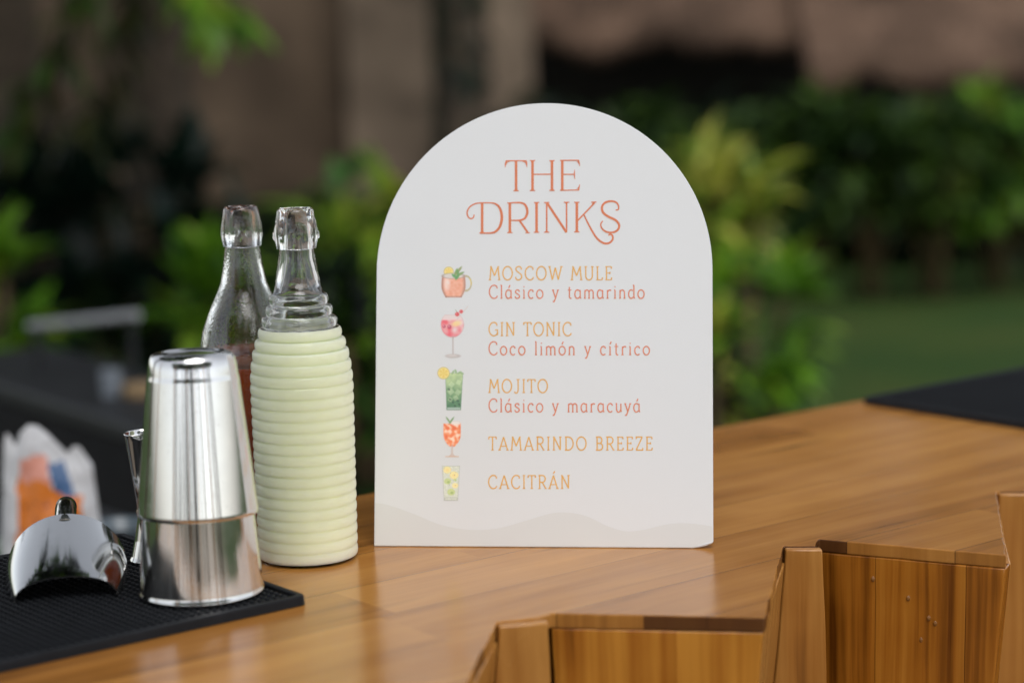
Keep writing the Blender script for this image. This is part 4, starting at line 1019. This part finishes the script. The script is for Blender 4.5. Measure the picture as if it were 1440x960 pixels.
# ------------------------------------------------------------------ thatched hut
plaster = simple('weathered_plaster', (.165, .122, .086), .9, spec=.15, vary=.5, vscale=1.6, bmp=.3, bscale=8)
plaster_shade = simple('shaded_plaster', (.072, .050, .033), .9, spec=.15, vary=.6, vscale=1.5, bmp=.3, bscale=8)  # pillar plaster again, with the shade on the wall put into its colour
def thatch_mat():
    m, t, p = mat('old_thatch'); tc = N(t, 'ShaderNodeTexCoord'); mp = N(t, 'ShaderNodeMapping'); mp.inputs['Scale'].default_value = (22, 6, 6); L(t, tc.outputs['Object'], mp.inputs['Vector'])
    n = N(t, 'ShaderNodeTexNoise', Scale=1.4, Detail=7.0, Roughness=.65, Distortion=.4); L(t, mp.outputs[0], n.inputs['Vector'])
    r = ramp(t, n.outputs[0], [(.3, (.048, .030, .021)), (.5, (.118, .078, .056)), (.72, (.21, .142, .105))]); lo_ = N(t, 'ShaderNodeTexNoise', Scale=1.9, Detail=3.0); L(t, tc.outputs['Object'], lo_.inputs['Vector'])
    lr = ramp(t, lo_.outputs[0], [(.36, (.62, .60, .57)), (.62, (1.5, 1.42, 1.34))]); L(t, mix(t, 1.0, r.outputs[0], lr.outputs[0], 'MULTIPLY'), p.inputs['Base Color'])
    p.inputs['Roughness'].default_value = .95; p.inputs['Specular IOR Level'].default_value = .1; bump(t, p, n.outputs[0], 1.0, .06); return m
TM = thatch_mat(); dark_fill = simple('near_black_fill', (.02, .016, .012), .85, vary=.3, vscale=6)  # near black filler colour, not a timber tone
hut = tag(empty('thatched_hut', (.8, 16.6, 0)), 'low thatched hut with plastered pillars and a dark open side beyond the hedge', 'hut')
def hp(o): o.parent = hut; o.matrix_parent_inverse = Matrix.Translation((-.8, -16.6, 0)); return o
def wallbox(name, px0, px1, Y, thick, zt_, m):
    a, b = at(px0, 200, Y), at(px1, 200, Y); mb = MB(); mb.box((a.x, Y, 0), (b.x, Y + thick, zt_)); return hp(bevel(mb.build(name, m), .02, 2))
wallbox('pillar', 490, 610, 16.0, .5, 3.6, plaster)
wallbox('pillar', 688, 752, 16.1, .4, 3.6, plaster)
wallbox('wall', -260, 489, 16.35, .3, 3.6, plaster_shade)
wallbox('back_wall', 560, 1600, 19.2, .2, 3.4, dark_fill)  # shade inside the open hut is put into this wall's colour
def thatch(name, px0, px1, Y0, z0, rise, run, seed):
    a, b = at(px0, 100, Y0), at(px1, 100, Y0); mb = MB(); nx, ny = 90, 14; V = {}
    for s_ in (0, 1):
        for i in range(nx + 1):
            for j in range(ny + 1):
                f = j/ny; x = a.x + (b.x - a.x)*i/nx
                rag = .14*noise.noise(Vector((x*2.1, seed, 0))) + .06*noise.noise(Vector((x*7, seed, 0))) + .03*noise.noise(Vector((x*19, seed, 3)))
                z = z0 + rise*f + (rag if j == 0 else .03*noise.noise(Vector((x*3, f*9, seed)))) - (.16 if s_ else 0)*(1 if j else .9)
                V[s_, i, j] = mb.vert((x, Y0 + run*f + (.04*s_), z))
    for i in range(nx):
        for j in range(ny):
            mb.face((V[0, i, j], V[0, i+1, j], V[0, i+1, j+1], V[0, i, j+1])); mb.face((V[1, i, j], V[1, i, j+1], V[1, i+1, j+1], V[1, i+1, j]))
        mb.face((V[1, i, 0], V[1, i+1, 0], V[0, i+1, 0], V[0, i, 0])); mb.face((V[0, i, ny], V[0, i+1, ny], V[1, i+1, ny], V[1, i, ny]))
    for j in range(ny): mb.face((V[0, 0, j], V[0, 0, j+1], V[1, 0, j+1], V[1, 0, j])); mb.face((V[0, nx, j], V[1, nx, j], V[1, nx, j+1], V[0, nx, j+1]))
    return hp(mb.build(name, TM, None, True))
thatch('roof', 640, 1180, 16.2, at(900, 74, 16.2).z + .12, 2.6, 3.4, 1.0)
thatch('roof', 1140, 1750, 15.6, at(1300, 112, 15.6).z + .06, 2.9, 3.9, 4.0)

# ------------------------------------------------------------------ unseen surroundings added for reflections in the steel and the varnish

mb = MB()
c = at(650, 100, 14.2)
vt = tag(empty('added_vine_trunk', (c.x, c.y, 0)), 'dark trunk with vines, added to darken the gap between the two pale pillars', 'tree')
mb.tube([(0, 0, 0), (.02, 0, 1.2), (-.02, 0, 2.6), (0, 0, 4.0)], [.2, .15, .14, .12], 12); mb.build('trunk', BARK, vt, True)  # trunk added to make the gap between the pillars darker
mb = MB()
for k in range(420):
    a = rnd.uniform(0, 2*PI); z = rnd.uniform(.1, 3.6); add_leaf(mb, Vector((.15*math.cos(a), .15*math.sin(a), z)), Vector((math.cos(a), math.sin(a), -.5)), .13, .07, 1.2, pick(DG))
mb.build('vine', LEAF, vt, True)
for i, (x, y, h, tr, dx) in enumerate(((-3.6, -3.2, 5.0, .13, .2), (-1.75, -6.4, 5.6, .20, -.2), (-.4, -4.8, 5.2, .10, .1), (.15, -7.5, 6.0, .22, .2), (5.4, -3.0, 6.0, .2, .1), (-6.0, -7.0, 6.0, .2, 0), (2.6, -5.2, 5.4, .16, .1), (4.0, -2.6, 5.2, .13, 0), (-2.6, -5.4, 5.6, .14, 0), (1.35, -3.9, 5.0, .07, .1), (-1.0, -7.6, 6, .15, 0))):  # unseen trees added for dark stripes in the steel
    tree('added_tree', x, y, h, tr, (dx, 0, h - .6), 1.9, 1300, .34, .12, MG[:3] + DG, 'added unseen tree behind the camera, giving a dark stripe in the steel shaker tins', 'added trees mirrored in the steel', (dx, 0))
for i in range(4):  # unseen shrubs added to darken the left half of the steel
    x = -6.2 + 1.5*i + rnd.uniform(-.3, .3); bush('added_shrub', x, -9.0 + rnd.uniform(-.8, .8), .1, 1.55, .75, 1.5, 420, .3, .1, MG[2:3] + DG, 'added unseen shrub behind the camera, mirrored low in the steel shaker tins', 'shrub', 'added shrubs mirrored in the steel')

for x, y in ((-2.9, -1.6), (-.95, -3.4), (.75, -3.6), (2.4, -1.9), (-4.3, 1.2)):  # invented posts, added for tan stripes in the steel
    o = tag(empty('added_post', (x, y, .2)), 'added unseen timber post, giving a tan stripe in the shaker tins', 'post', 'added posts mirrored in the steel')
    mb = MB(); mb.box((-.07, -.07, 0), (.07, .07, 3.2)); bevel(mb.build('shaft', M['post'], o), .008, 2)
    mb = MB(); mb.box((-.11, -.11, 0), (.11, .11, .12)); bevel(mb.build('foot', M['post'], o), .008, 2)
tree('added_shade_tree', -3.6, 2.9, 5.4, .2, (1.7, -.5, 5.2), 2.5, 3000, .42, .16, MG[:3] + DG, 'added unseen tree whose crown shades the left of the garden', None, (.6, -.2))  # unseen crown added to shade the left garden and darken steel reflections
for i, (x, y, h) in enumerate(((-9, 21.5, 9.5), (-4.5, 23, 10.5), (0, 22.5, 9.5), (4.5, 22, 10.5), (9, 23.5, 10))):  # unseen trees added to block bright sky from the counter's reflection
    tree('added_tall_tree', x, y, h, .3, (0, 0, h*.62), 4.2, 1700, .8, .34, DG + HG[:2], 'added unseen tall tree behind the thatched hut, darkening the reflection in the varnished counter', 'added tall trees behind the hut')

unseen_patio = simple('sandstone_paving', (.34, .27, .21), .75, vary=.2, vscale=3)
mb = MB(); mb.box((-9, -16, -.1), (9, -3.01, .06)); tag(mb.build('unseen_patio', unseen_patio), kind='structure')  # unseen paving added for tan reflections in the lower tin
o = tag(empty('stand_in_post', (.10, -2.1, .2)), 'added dark square post standing in for the person at the camera, mirrored in the steel tins', 'post')  # added in place of the person whose dark stripe shows in the steel
mb = MB(); mb.box((-.13, -.13, 0), (.13, .13, 2.5)); bevel(mb.build('shaft', dark_fill, o), .01, 2)
mb = MB(); mb.box((-.17, -.17, 2.5), (.17, .17, 2.56)); bevel(mb.build('cap', dark_fill, o), .008, 2)
